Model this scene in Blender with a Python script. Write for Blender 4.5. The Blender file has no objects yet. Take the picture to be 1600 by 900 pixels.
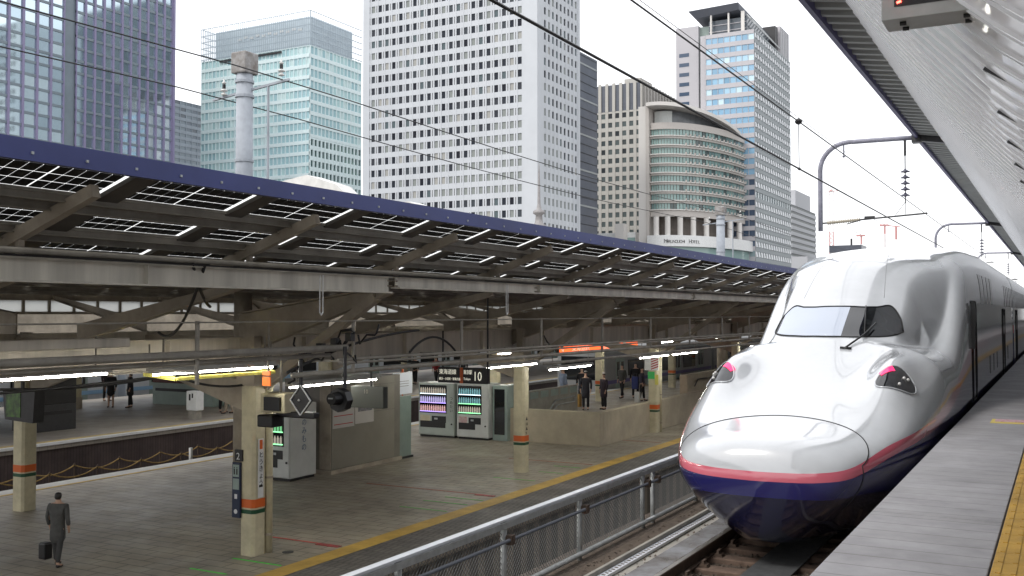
import bpy, math, random
from mathutils import Vector, Matrix
random.seed(7)
R = math.radians
S = bpy.context.scene
COL = S.collection

# ------------------------------------------------------------------ camera
cam_d = bpy.data.cameras.new("camera"); cam = bpy.data.objects.new("camera", cam_d); COL.objects.link(cam)
cam_d.sensor_width = 36.0; cam_d.lens = 1588/1600*36; cam_d.clip_start = 0.1; cam_d.clip_end = 4000
cam.location = (0, 0, 0)
cam.rotation_euler = (R(90+1.443), 0, R(28.4586))
S.camera = cam

# ------------------------------------------------------------------ world, sun, exposure
W = bpy.data.worlds.new("World"); S.world = W; W.use_nodes = True
nt = W.node_tree; nt.nodes.clear()
wo = nt.nodes.new('ShaderNodeOutputWorld'); bg = nt.nodes.new('ShaderNodeBackground')
sky = nt.nodes.new('ShaderNodeTexSky'); sky.sky_type = 'NISHITA'; sky.sun_disc = False
SUN_EL, SUN_ROT = R(48), R(300)
sky.sun_elevation = SUN_EL; sky.sun_rotation = SUN_ROT; sky.dust_density = 4.0
tc = nt.nodes.new('ShaderNodeTexCoord'); nz = nt.nodes.new('ShaderNodeTexNoise')
nz.inputs['Scale'].default_value = 2.2; nz.inputs['Detail'].default_value = 5
rmp = nt.nodes.new('ShaderNodeMapRange')
rmp.inputs['From Min'].default_value = .3; rmp.inputs['From Max'].default_value = .7
rmp.inputs['To Min'].default_value = 6.3; rmp.inputs['To Max'].default_value = 7.6
cmb = nt.nodes.new('ShaderNodeCombineColor')
mul = nt.nodes.new('ShaderNodeMath'); mul.operation = 'MULTIPLY'; mul.inputs[1].default_value = 1.015
mix = nt.nodes.new('ShaderNodeMix'); mix.data_type = 'RGBA'; mix.inputs[0].default_value = 0.86
nt.links.new(tc.outputs['Generated'], nz.inputs['Vector'])
nt.links.new(nz.outputs['Fac'], rmp.inputs['Value'])
nt.links.new(rmp.outputs[0], cmb.inputs[0]); nt.links.new(rmp.outputs[0], cmb.inputs[1])
nt.links.new(rmp.outputs[0], mul.inputs[0]); nt.links.new(mul.outputs[0], cmb.inputs[2])
nt.links.new(sky.outputs[0], mix.inputs[6]); nt.links.new(cmb.outputs[0], mix.inputs[7])
nt.links.new(mix.outputs[2], bg.inputs['Color']); bg.inputs['Strength'].default_value = 0.13
nt.links.new(bg.outputs[0], wo.inputs[0])
sl = bpy.data.lights.new("sun", 'SUN'); sl.energy = .8; sl.angle = R(14); sl.color = (1, .97, .93)
sun = bpy.data.objects.new("sun", sl); COL.objects.link(sun)
# direction towards the sun: azimuth measured like the sky texture (0 = +Y, clockwise)
sd = Vector((math.sin(SUN_ROT)*math.cos(SUN_EL), math.cos(SUN_ROT)*math.cos(SUN_EL), math.sin(SUN_EL)))
sd = Vector((-.35, -.55, .76)).normalized()
sky.sun_elevation = math.asin(sd.z); sky.sun_rotation = math.atan2(sd.x, sd.y)
sun.rotation_euler = (-sd).to_track_quat('-Z', 'Y').to_euler()
S.view_settings.view_transform = 'Standard'; S.view_settings.look = 'None'
S.view_settings.exposure = 0.95; S.view_settings.gamma = 1
S.cycles.max_bounces = 8; S.cycles.diffuse_bounces = 4; S.cycles.glossy_bounces = 4
S.cycles.transparent_max_bounces = 12

# ------------------------------------------------------------------ helpers
def mat(name, col, rough=.6, metal=0., noise=None, bump=None, emis=None, coat=0., spec=.5, alpha=None, trans=0., streak=None, col2=None):
    m = bpy.data.materials.new(name); m.use_nodes = True
    n = m.node_tree.nodes; l = m.node_tree.links; b = n['Principled BSDF']
    c = (*col, 1) if len(col) == 3 else col
    b.inputs['Base Color'].default_value = c; b.inputs['Roughness'].default_value = rough
    b.inputs['Metallic'].default_value = metal; b.inputs['Coat Weight'].default_value = coat
    b.inputs['Coat Roughness'].default_value = .04
    b.inputs['Specular IOR Level'].default_value = spec
    b.inputs['Transmission Weight'].default_value = trans
    if emis: b.inputs['Emission Color'].default_value = (*emis[0], 1); b.inputs['Emission Strength'].default_value = emis[1]
    if noise or streak:
        sc, amt = noise if noise else streak
        t = n.new('ShaderNodeTexCoord'); mp = n.new('ShaderNodeMapping'); x = n.new('ShaderNodeTexNoise')
        if streak: mp.inputs['Scale'].default_value = (1, 1, .08)
        x.inputs['Scale'].default_value = sc; x.inputs['Detail'].default_value = 6; x.inputs['Roughness'].default_value = .65
        rp = n.new('ShaderNodeMapRange'); rp.inputs['From Min'].default_value = .32; rp.inputs['From Max'].default_value = .68
        mx = n.new('ShaderNodeMix'); mx.data_type = 'RGBA'
        mx.inputs[6].default_value = tuple(v*(1-amt) for v in c[:3])+(1,) if col2 is None else (*col2, 1)
        mx.inputs[7].default_value = tuple(min(1, v*(1+amt*.6)) for v in c[:3])+(1,) if col2 is None else c
        l.new(t.outputs['Object'], mp.inputs[0]); l.new(mp.outputs[0], x.inputs['Vector']); l.new(x.outputs['Fac'], rp.inputs['Value'])
        l.new(rp.outputs[0], mx.inputs[0]); l.new(mx.outputs[2], b.inputs['Base Color'])
        m['mixnode'] = mx.name
    if bump:
        t = n.new('ShaderNodeTexCoord'); x = n.new('ShaderNodeTexNoise'); x.inputs['Scale'].default_value = bump[0]; x.inputs['Detail'].default_value = 4
        bp = n.new('ShaderNodeBump'); bp.inputs['Strength'].default_value = bump[1]; bp.inputs['Distance'].default_value = .02
        l.new(t.outputs['Object'], x.inputs['Vector']); l.new(x.outputs['Fac'], bp.inputs['Height']); l.new(bp.outputs[0], b.inputs['Normal'])
    return m

def island_mat(name, cols, rough=.1, metal=0., spec=.5):
    """glass whose panes differ one from the next (blinds, lit rooms, dark rooms)"""
    m = mat(name, cols[0], rough, metal, spec=spec); n = m.node_tree.nodes; l = m.node_tree.links
    g = n.new('ShaderNodeNewGeometry'); r = n.new('ShaderNodeValToRGB'); r.color_ramp.interpolation = 'CONSTANT'
    e = r.color_ramp.elements
    while len(e) < len(cols): e.new(.5)
    for i, c in enumerate(cols): e[i].position = i/len(cols); e[i].color = (*c, 1)
    l.new(g.outputs['Random Per Island'], r.inputs[0]); l.new(r.outputs[0], n['Principled BSDF'].inputs['Base Color'])
    return m

def tile_mat(name, c1, c2, cm, bw, bh, mortar, rough=.7, dirt=(0.6, .35), offset=.5, metal=0, spec=.4):
    m = mat(name, c1, rough, metal, spec=spec); n = m.node_tree.nodes; l = m.node_tree.links; b = n['Principled BSDF']
    t = n.new('ShaderNodeTexCoord'); k = n.new('ShaderNodeTexBrick'); k.offset = offset
    k.inputs['Color1'].default_value = (*c1, 1); k.inputs['Color2'].default_value = (*c2, 1); k.inputs['Mortar'].default_value = (*cm, 1)
    k.inputs['Scale'].default_value = 1; k.inputs['Brick Width'].default_value = bw; k.inputs['Row Height'].default_value = bh
    k.inputs['Mortar Size'].default_value = mortar; k.inputs['Mortar Smooth'].default_value = .3
    x = n.new('ShaderNodeTexNoise'); x.inputs['Scale'].default_value = dirt[0]; x.inputs['Detail'].default_value = 7; x.inputs['Roughness'].default_value = .7
    rp = n.new('ShaderNodeMapRange'); rp.inputs['From Min'].default_value = .3; rp.inputs['From Max'].default_value = .7
    rp.inputs['To Min'].default_value = 1-dirt[1]; rp.inputs['To Max'].default_value = 1+dirt[1]*.4
    mx = n.new('ShaderNodeMix'); mx.data_type = 'RGBA'; mx.blend_type = 'MULTIPLY'; mx.inputs[0].default_value = 1
    l.new(t.outputs['Object'], k.inputs['Vector']); l.new(t.outputs['Object'], x.inputs['Vector']); l.new(x.outputs['Fac'], rp.inputs['Value'])
    cc = n.new('ShaderNodeCombineColor')
    for i in range(3): l.new(rp.outputs[0], cc.inputs[i])
    l.new(k.outputs['Color'], mx.inputs[6]); l.new(cc.outputs[0], mx.inputs[7]); l.new(mx.outputs[2], b.inputs['Base Color'])
    x2 = n.new('ShaderNodeTexNoise'); x2.inputs['Scale'].default_value = 1.3; rr = n.new('ShaderNodeMapRange')
    rr.inputs['To Min'].default_value = max(.05, rough-.25); rr.inputs['To Max'].default_value = min(1, rough+.25)
    l.new(t.outputs['Object'], x2.inputs['Vector']); l.new(x2.outputs['Fac'], rr.inputs['Value']); l.new(rr.outputs[0], b.inputs['Roughness'])
    return m

WL = {}                                    # world origin of every object built
class MB:
    def __init__(s): s.v = []; s.f = []; s.m = []
    def add(s, vs, fs, mi=0):
        o = len(s.v); s.v += [tuple(p) for p in vs]; s.f += [tuple(i+o for i in f) for f in fs]; s.m += [mi]*len(fs)
        return s
    def box(s, x0, x1, y0, y1, z0, z1, mi=0):
        if x0 > x1: x0, x1 = x1, x0
        if y0 > y1: y0, y1 = y1, y0
        if z0 > z1: z0, z1 = z1, z0
        return s.add([(x0,y0,z0),(x1,y0,z0),(x1,y1,z0),(x0,y1,z0),(x0,y0,z1),(x1,y0,z1),(x1,y1,z1),(x0,y1,z1)],
            [(0,3,2,1),(4,5,6,7),(0,1,5,4),(1,2,6,5),(2,3,7,6),(3,0,4,7)], mi)
    def beam(s, p, q, w, h, up=(0,0,1), mi=0):
        """box from p to q, w across, h along up"""
        p = Vector(p); q = Vector(q); d = (q-p).normalized(); up = Vector(up)
        a = d.cross(up)
        if a.length < 1e-4: a = d.cross(Vector((1,0,0)))
        a.normalize(); b = a.cross(d).normalized(); a *= w/2; b *= h/2
        vs = [p-a-b, p+a-b, p+a+b, p-a+b, q-a-b, q+a-b, q+a+b, q-a+b]
        return s.add(vs, [(0,1,2,3),(7,6,5,4),(0,4,5,1),(1,5,6,2),(2,6,7,3),(3,7,4,0)], mi)
    def tube(s, pts, r, n=8, mi=0, cap=True):
        pts = [Vector(p) for p in pts]; rs = r if isinstance(r, (list, tuple)) else [r]*len(pts)
        vs = []; fs = []; prev = None
        for i, p in enumerate(pts):
            d = (pts[min(i+1, len(pts)-1)]-pts[max(i-1, 0)]).normalized()
            if prev is None:
                a = d.cross(Vector((0,0,1)))
                if a.length < 1e-3: a = d.cross(Vector((0,1,0)))
            else: a = prev-d*prev.dot(d)
            a.normalize(); prev = a; b = d.cross(a)
            for k in range(n):
                t = 2*math.pi*k/n; vs.append(p+(a*math.cos(t)+b*math.sin(t))*rs[i])
        for i in range(len(pts)-1):
            for k in range(n): fs.append((i*n+k, i*n+(k+1)%n, (i+1)*n+(k+1)%n, (i+1)*n+k))
        if cap: fs.append(tuple(range(n-1, -1, -1))); fs.append(tuple((len(pts)-1)*n+k for k in range(n)))
        return s.add(vs, fs, mi)
    def lathe(s, c, prof, n=16, mi=0):
        vs = []; fs = []
        for (r, z) in prof:
            for k in range(n): t = 2*math.pi*k/n; vs.append((c[0]+r*math.cos(t), c[1]+r*math.sin(t), c[2]+z))
        for i in range(len(prof)-1):
            for k in range(n): fs.append((i*n+k, i*n+(k+1)%n, (i+1)*n+(k+1)%n, (i+1)*n+k))
        return s.add(vs, fs, mi)
    def prism(s, poly, axis, a, b, mi=0):
        """extrude a 2-D polygon; axis 'x': poly=(y,z); 'y': poly=(x,z); 'z': poly=(x,y)"""
        f = {'x': lambda p, t: (t, p[0], p[1]), 'y': lambda p, t: (p[0], t, p[1]), 'z': lambda p, t: (p[0], p[1], t)}[axis]
        n = len(poly); vs = [f(p, a) for p in poly]+[f(p, b) for p in poly]
        fs = [tuple(range(n)), tuple(range(2*n-1, n-1, -1))]+[(i, i+n, (i+1)%n+n, (i+1)%n) for i in range(n)]
        return s.add(vs, fs, mi)
    def quad(s, a, b, c, d, mi=0): return s.add([a, b, c, d], [(0,1,2,3)], mi)
    def grid(s, P, mi=0, closed=False):
        nr = len(P); nc = len(P[0]); vs = [p for r in P for p in r]; fs = []
        for i in range(nr-1):
            for j in range(nc if closed else nc-1): fs.append((i*nc+j, i*nc+(j+1)%nc, (i+1)*nc+(j+1)%nc, (i+1)*nc+j))
        return s.add(vs, fs, mi)
    def build(s, name, mats, parent=None, loc=None, smooth=False, bevel=0., label=None, recalc=False):
        if not isinstance(mats, (list, tuple)): mats = [mats]
        org = Vector(WL[parent.name]) if parent else Vector(loc or (0,0,0))
        me = bpy.data.meshes.new(name)
        me.from_pydata([(x-org.x, y-org.y, z-org.z) for x, y, z in s.v], [], s.f)
        for m in mats: me.materials.append(m)
        if len(mats) > 1: me.polygons.foreach_set('material_index', s.m)
        if smooth: me.shade_smooth()
        if recalc:
            import bmesh
            bm = bmesh.new(); bm.from_mesh(me); bmesh.ops.recalc_face_normals(bm, faces=bm.faces); bm.to_mesh(me); bm.free()
        me.update()
        o = bpy.data.objects.new(name, me); COL.objects.link(o); WL[o.name] = tuple(org)
        if parent: o.parent = parent
        else: o.location = org
        if bevel:
            b = o.modifiers.new('bevel', 'BEVEL'); b.width = bevel; b.segments = 2; b.limit_method = 'ANGLE'
        if label: o['label'] = label
        return o

def tag(o, label, cat, group=None, kind=None):
    if label: o['label'] = label
    if cat: o['category'] = cat
    if group: o['group'] = group
    if kind: o['kind'] = kind
    return o
def struct(o): o['kind'] = 'structure'; return o
def thing(name, label, cat, loc=(0,0,0), group=None):
    o = bpy.data.objects.new(name, None); COL.objects.link(o); o.location = loc; o.empty_display_size = .2
    WL[o.name] = tuple(loc)
    return tag(o, label, cat, group)
def kids(o): return [c for c in bpy.data.objects if c.parent == o]
def copy_tree(o, loc=None, rz=None, parent=None, label=None, table=None):
    table = table or KT()
    c = o.copy(); COL.objects.link(c)
    if parent: c.parent = parent
    if loc is not None: c.location = loc
    if rz is not None: c.rotation_euler = (0, 0, rz)
    if label: c['label'] = label
    WL[c.name] = tuple(c.location)
    for ch in table.get(o.name, []): copy_tree(ch, parent=c, table=table)
    return c
def KT():
    t = {}
    for c in bpy.data.objects:
        if c.parent: t.setdefault(c.parent.name, []).append(c)
    return t
JP = None
def text_mb(body, size, origin, u, v, mi=0, mb=None, depth=.004, align='LEFT', vertical=False, xs=1.0):
    """flat lettering laid on a plane: origin, u = reading direction, v = up of the letters"""
    mb = mb or MB(); u = Vector(u).normalized(); v = Vector(v).normalized(); n = u.cross(v); origin = Vector(origin)
    parts = [(body, Vector((0,0,0)))] if not vertical else [(ch, -v*size*1.05*i) for i, ch in enumerate(body)]
    for bd, off in parts:
        c = bpy.data.curves.new('lettering', 'FONT'); c.body = bd; c.size = size; c.extrude = depth/2; c.align_x = align; c.resolution_u = 2
        o = bpy.data.objects.new('lettering', c); COL.objects.link(o)
        bpy.context.view_layer.update()
        me = bpy.data.meshes.new_from_object(o.evaluated_get(bpy.context.evaluated_depsgraph_get()))
        vs = [origin+off+u*p.co.x*xs+v*p.co.y+n*(p.co.z+depth/2) for p in me.vertices]
        mb.add(vs, [tuple(pl.vertices) for pl in me.polygons], mi)
        bpy.data.objects.remove(o); bpy.data.curves.remove(c); bpy.data.meshes.remove(me)
    return mb
def lerp_tab(tab, x):
    if x <= tab[0][0]: return tab[0][1]
    for (a, b), (c, d) in zip(tab, tab[1:]):
        if x <= c:
            return b+(d-b)*(x-a)/(c-a)
    return tab[-1][1]
def smooth_tab(tab, x):
    """monotone cubic through the table"""
    n = len(tab)
    if x <= tab[0][0]: return tab[0][1]
    if x >= tab[-1][0]: return tab[-1][1]
    for i in range(n-1):
        if x <= tab[i+1][0]: break
    def sec(j): return (tab[j+1][1]-tab[j][1])/(tab[j+1][0]-tab[j][0])
    def tan(j):
        if j == 0: return sec(0)
        if j == n-1: return sec(n-2)
        a, b = sec(j-1), sec(j)
        return 0 if a*b <= 0 else 2*a*b/(a+b)
    h = tab[i+1][0]-tab[i][0]; t = (x-tab[i][0])/h; t2 = t*t; t3 = t2*t
    return (2*t3-3*t2+1)*tab[i][1]+(t3-2*t2+t)*h*tan(i)+(-2*t3+3*t2)*tab[i+1][1]+(t3-t2)*h*tan(i+1)

# ------------------------------------------------------------------ materials
M = {}
M['cream'] = mat('cream_paint', (.56,.51,.35), .55, noise=(3, .22), bump=(25, .1))
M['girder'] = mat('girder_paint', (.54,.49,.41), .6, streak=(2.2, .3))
M['girderlit'] = mat('girder_lit_tone', (.62,.59,.51), .55, streak=(2.5, .28))  # paler copy of the girder paint, daylight put into the colour
M['frame'] = mat('frame_paint', (.38,.33,.26), .6, noise=(1.5, .35), bump=(12, .1))
M['purlin'] = mat('purlin_metal', (.29,.265,.22), .55, noise=(2, .3))
M['blue'] = mat('fascia_blue', (.034,.045,.155), .42, noise=(.7, .2))
M['cell'] = mat('solar_cell', (.010,.010,.011), .5, noise=(30, .4), spec=.2)
M['darkmetal'] = mat('dark_metal', (.03,.03,.032), .45, noise=(5, .3))
M['black'] = mat('black_plastic', (.008,.008,.009), .4)
M['pipe'] = mat('pipe_paint', (.30,.28,.24), .5, noise=(3, .3))
M['lamp'] = mat('lamp_tube', (1,1,1), .5, emis=((1,.98,.90), 34))
M['lamphouse'] = mat('lamp_housing', (.45,.44,.40), .5, noise=(4, .2))
M['yellow'] = mat('yellow_paint', (.62,.56,.13), .5, noise=(6, .15))
M['white'] = mat('white_paint', (.72,.73,.72), .4, noise=(2, .12))
M['offwhite'] = mat('machine_enamel', (.56,.58,.56), .35, noise=(2, .1))
M['vendgreen'] = mat('machine_grey_green', (.27,.34,.31), .35, noise=(2, .15))
M['glassdark'] = mat('dark_glass', (.01,.012,.014), .04, spec=.8)
M['orange'] = mat('orange_band', (.62,.12,.02), .45)
M['greenband'] = mat('dark_green_band', (.01,.07,.03), .45)
M['red'] = mat('red_paint', (.55,.03,.03), .5)
M['concrete'] = mat('weathered_concrete', (.42,.37,.275), .85, noise=(1.1, .20), bump=(18, .35))
M['concpole'] = mat('pale_concrete', (.34,.37,.41), .8, noise=(2.5, .2), bump=(20, .2))
M['rust'] = mat('rail_rust', (.075,.05,.035), .75, noise=(8, .4), bump=(40, .3))
M['railtop'] = mat('rail_polished', (.34,.32,.29), .3, metal=.8, noise=(5, .2))
M['galv'] = mat('galvanised_steel', (.40,.42,.42), .38, metal=.35, noise=(9, .25), bump=(30, .08))
M['galvtop'] = mat('pale_handrail', (.66,.69,.73), .3, metal=.1, noise=(4, .12))
M['wire'] = mat('dark_wire', (.012,.012,.013), .5)
M['ceramic'] = mat('ceramic', (.6,.6,.58), .25)
M['ceramicdark'] = mat('ceramic_dark', (.09,.09,.13), .3)
M['skin'] = mat('skin', (.46,.29,.21), .6)
M['hair'] = mat('hair', (.012,.010,.009), .5)

# ------------------------------------------------------------------ ground, trackbeds, platforms
PZ_R, RAIL_S = -1.55, -2.80           # our platform, top of the near rails
PZ_L, RAIL_L = -4.20, -5.30           # the lower platforms, top of their rails
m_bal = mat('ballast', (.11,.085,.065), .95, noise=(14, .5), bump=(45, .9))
m_dirt = mat('stained_concrete', (.15,.115,.085), .9, noise=(6, .4), bump=(22, .5))
g = MB(); g.quad((-1500,-200,-10.2),(900,-200,-10.2),(900,2600,-10.2),(-1500,2600,-10.2))
struct(g.build('ground', mat('city_ground', (.16,.16,.16), .9, noise=(.05, .2))))
g = MB(); g.box(-5.55, -1.42, -8, 320, -3.4, -3.02)
struct(g.build('trackbed', m_bal))
g = MB(); g.box(-5.62, -5.05, -8, 320, -9.9, -3.12); g.box(-5.05, -4.72, -8, 320, -3.3, -3.00)
struct(g.build('retaining_ledge', m_dirt))
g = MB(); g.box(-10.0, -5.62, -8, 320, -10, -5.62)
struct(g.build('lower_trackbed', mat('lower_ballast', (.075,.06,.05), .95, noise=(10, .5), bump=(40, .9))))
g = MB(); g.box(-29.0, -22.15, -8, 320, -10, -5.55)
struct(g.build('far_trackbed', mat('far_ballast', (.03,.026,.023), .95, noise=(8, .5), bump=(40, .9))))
# near platform slab (right)
m_slab = tile_mat('platform_slab', (.325,.32,.335), (.30,.296,.305), (.20,.195,.19), 6., .285, .009, .6, dirt=(2.3, .26), offset=0)
g = MB()
ys = [-6, -1.1, 3.75, 8.40, 12.68, 17.0, 21.4, 25.8]+[25.8+4.4*i for i in range(1, 66)]
for a, b in zip(ys, ys[1:]):
    g.box(-1.34, -.415, a+.011, b-.011, PZ_R-.16, PZ_R)
    for k in (.25, .5, .75):                        # saw-cut grooves are real gaps in the topping
        pass
g.box(-1.30, -.415, -6, 320, PZ_R-.35, PZ_R-.165)
g.box(-.405, 9, -6, 320, PZ_R-.35, PZ_R-.004)
g.box(-1.25, -.9, -6, 320, -9.9, PZ_R-.35)
o = g.build('platform', m_slab, bevel=.006); struct(o)
# blind-guide strip (yellow, ribbed) on the near platform
m_tact = mat('yellow_tactile', (.46,.27,.035), .6, noise=(3.5, .30), bump=(80, .15))
g = MB()
for i in range(-8, 120):
    y0 = i*.305; g.box(-.40, -.08, y0+.003, y0+.302, PZ_R-.003, PZ_R+.006)
    for k in range(4): g.box(-.375+k*.083, -.345+k*.083, y0+.015, y0+.29, PZ_R+.005, PZ_R+.011)
g.box(-.40, -.08, 36.7, 320, PZ_R-.003, PZ_R+.008)
struct(g.build('tactile_strip', m_tact))
# sticker on the platform
t = thing('floor_sticker', 'red and white boarding sticker with a yellow edge on the grey platform', 'floor sticker', (-.62,16.2,PZ_R))
g = MB(); g.box(-.93,-.30,15.95,16.55,PZ_R,PZ_R+.004); g.build('base_sheet', mat('sticker_yellow', (.62,.5,.1), .5), t)
g = MB(); g.box(-.88,-.32,16.15,16.52,PZ_R+.004,PZ_R+.007); g.build('sticker_face', mat('sticker_red', (.45,.10,.12), .5, noise=(14, .6), col2=(.6,.55,.6)), t)
# lower platform (10)
m_pl = tile_mat('platform_paving', (.32,.285,.22), (.275,.243,.19), (.14,.122,.10), .6, .3, .016, .5, dirt=(1.1, .36))
g = MB(); g.box(-22.1, -10.0, -8, 320, -4.45, PZ_L); g.box(-21.9,-10.2,-8,320,-10,-4.45)
struct(g.build('platform_lower', m_pl))
m_edge = tile_mat('platform_edge_tiles', (.155,.14,.12), (.115,.105,.09), (.07,.063,.055), .12, .3, .02, .6, dirt=(1.5, .4))
g = MB(); g.box(-11.02, -9.98, -8, 320, PZ_L, PZ_L+.004)
struct(g.build('platform_edge_paving', m_edge))
m_yel = mat('yellow_line', (.48,.30,.05), .6, noise=(2.2, .3), bump=(60, .2))
g = MB(); g.box(-11.42, -11.02, -8, 320, PZ_L, PZ_L+.008)
struct(g.build('yellow_line', m_yel))
g = MB(); g.box(-22.12, -21.6, -8, 320, PZ_L, PZ_L+.006); struct(g.build('platform_coping', mat('coping', (.42,.42,.40), .7, noise=(3, .2))))
g = MB(); g.box(-21.6, -21.48, -8, 320, PZ_L, PZ_L+.008); struct(g.build('yellow_edge_line', mat('worn_yellow', (.42,.29,.08), .7, noise=(2, .3))))
# far platform (8 / 7)
g = MB(); g.box(-42, -29.0, -8, 320, -4.42, PZ_L); struct(g.build('platform_far', tile_mat('far_paving', (.30,.27,.23), (.27,.245,.21), (.2,.18,.16), .6, .3, .01, .5, dirt=(.5, .3))))
g = MB(); g.box(-41.8,-29.04,-8,320,-10,-4.42); struct(g.build('platform_far_wall', tile_mat('far_wall_brick', (.085,.06,.055), (.07,.05,.048), (.045,.035,.032), .4, .12, .012, .8, dirt=(.8, .5))))
g = MB(); g.box(-29.10,-28.97,-8,320,PZ_L-.08,PZ_L+.004); struct(g.build('platform_far_coping', M['white']))
g = MB(); g.box(-29.45,-29.10,-8,320,PZ_L,PZ_L+.007); struct(g.build('platform_far_line', mat('far_worn_yellow', (.42,.32,.14), .7, noise=(2, .3))))
g = MB(); g.box(-60,-42,-8,320,-10,-5.6); struct(g.build('distant_trackbed', m_bal))
g = MB(); g.box(-200,-60,-8,320,-10,-4.3); struct(g.build('distant_paving', mat('distant_paving', (.25,.24,.22), .8, noise=(.3, .2))))

# ------------------------------------------------------------------ railway tracks
def track(cx, top, gauge, y0, y1, label, ys0, ys1, detail=True, bed=None):
    t = thing('railway_track', label, 'track', (cx, y0, top-.2), 'railway tracks')
    for s in (-1, 1):
        g = MB(); x = cx+s*(gauge/2+.035)
        g.box(x-.065, x+.065, y0, y1, top-.155, top-.135); g.box(x-.009, x+.009, y0, y1, top-.135, top-.03)
        g.box(x-.035, x+.035, y0, y1, top-.03, top-.003)
        r = g.build('rail', M['rust'], t)
        g = MB(); g.box(x-.026, x+.026, y0, y1, top-.004, top); g.build('running_surface', M['railtop'], r)
    if detail:
        ms = mat('sleeper', (.14,.095,.07), .9, noise=(7, .4), bump=(25, .5))
        n = 0; y = ys0
        while y < ys1 and n < 90:
            g = MB(); g.box(cx-1.2, cx+1.2, y-.12, y+.12, top-.33, top-.158)
            s = g.build('sleeper', ms, t, bevel=.015)
            for sg in (-1, 1):
                for d in (-.13, .13):
                    if gauge < 1.2 or y > 16: continue
                    x = cx+sg*(gauge/2+.035)+d; g = MB()
                    g.prism([(x-.06,top-.158),(x+.06,top-.158),(x+.045,top-.125),(x+.015,top-.115),(x+.014,top-.075),(x-.014,top-.075),(x-.015,top-.115),(x-.045,top-.125)], 'y', y-.055, y+.055)
                    g.build('rail_clip', M['rust'], s)
            y += .59; n += 1
    return t
track(-3.10, RAIL_S, 1.435, -8, 320, 'rusty track the white bullet train stands on', 4.5, 40)
track(-8.45, RAIL_L, 1.067, -8, 320, 'lower track behind the mesh fence', 4, 40)
track(-23.8, RAIL_L, 1.067, -8, 320, 'dark track beside the far edge of the lower platform', 10, 50)
track(-27.3, RAIL_L, 1.067, -8, 320, 'dark track below the far platform wall', 10, 50)
# dark walkway plate between the rails
g = MB(); g.box(-3.22, -2.72, -8, 100, RAIL_S-.15, RAIL_S-.135)
tag(g.build('cable_cover', mat('cover_plate', (.075,.078,.08), .7, noise=(9, .3)), loc=(-3.1,5,RAIL_S-.15)), 'dark grey ribbed cover plate lying between the rails in front of the train', 'cover plate')
# ballast stones
g = MB()
for i in range(5200):
    x = random.uniform(-5.0, -1.5); y = random.uniform(4.5, 17); r = random.uniform(.015, .04); z = -3.02+r*.3
    a = random.random()*6; vs = []
    for k in range(3):
        t2 = a+k*2.1; vs.append((x+r*math.cos(t2), y+r*math.sin(t2), z+random.uniform(-.2,.2)*r))
    vs += [(x+random.uniform(-.3,.3)*r, y+random.uniform(-.3,.3)*r, z+r*.8)]
    vs += [(x+r*1.1*math.cos(a+1), y+r*1.1*math.sin(a+1), z-r)]
    g.add(vs, [(0,1,3),(1,2,3),(2,0,3),(0,4,1),(1,4,2)])
tag(g.build('ballast_stones', m_bal), None, None, kind='stuff')
# cable trough with white perforated edge, grey ledge next to the rail
t = thing('cable_trough', 'grey cable trough with a white dotted edge running beside the fence', 'cable trough', (-4.5,5,-3.02))
g = MB(); g.box(-4.70,-4.66,-8,120,-3.05,-2.90); g.box(-4.40,-4.36,-8,120,-3.05,-2.97); g.box(-4.66,-4.40,-8,120,-3.05,-3.0)
g.build('channel', M['pipe'], t)
g = MB(); g.box(-4.655,-4.56,-8,120,-2.99,-2.955); g.build('white_edge', M['galvtop'], t)
g = MB()
for i in range(400): y = 4+i*.095; g.box(-4.625,-4.585,y,y+.038,-2.955,-2.952)
g.build('perforations', M['rust'], t)['kind'] = 'stuff'
g = MB(); g.box(-4.36,-3.97,-8,120,-3.05,-2.935); tag(g.build('concrete_kerb', mat('wet_concrete', (.30,.31,.33), .25, noise=(2.2, .6), col2=(.09,.075,.06)), loc=(-4.2,5,-3.05)), 'damp grey concrete strip between the cable trough and the left rail', 'concrete strip')

# ------------------------------------------------------------------ fence beside the bullet train track
FX = -5.25; FT = -2.17
t = thing('mesh_fence', 'long grey chain link fence with a bright handrail beside the bullet train', 'fence', (FX,5,-3.12))
y = 3.1; posts = [4.0,6.28,7.55,9.5,11.42,13.55,13.95,15.9,17.9,19.9,21.9]+[24+2.05*i for i in range(60)]
posts = [y for y in posts if y < 120]
g = MB()
g.box(FX-.042, FX+.044, 2.2, 120, FT-.030, FT)
g.box(FX-.06, FX-.05, 2.2, 120, FT-.10, FT-.03); 
g.build('handrail', M['galvtop'], t, bevel=.006)
g = MB(); g.box(FX+.045, FX+.056, 2.2, 120, FT-.10, FT-.036); g.build('handrail_face', M['galv'], t)
g = MB(); g.tube([(FX+.09,2.2,FT-.22),(FX+.09,120,FT-.22)], .020, 8); g.build('cable_conduit', mat('conduit_dark', (.09,.10,.12), .35), t, smooth=True)
g = MB(); g.tube([(FX+.03,2.2,-2.94),(FX+.03,120,-2.94)], .034, 8); g.build('bottom_rail', M['galv'], t, smooth=True)
for y in posts:
    g = MB(); g.tube([(FX,y,-3.2),(FX,y,FT-.04)], .036, 8)
    g.build('post', M['galv'], t, smooth=True)
    g = MB(); g.beam((FX-.05,y,FT-.21),(FX+.12,y,FT-.24),.03,.07); g.box(FX+.05,FX+.12,y-.04,y+.04,FT-.27,FT-.17)
    g.build('clamp', M['rust'], t)
mesh_m = mat('fence_wire', (.13,.135,.135), .45, metal=.3)
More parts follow.
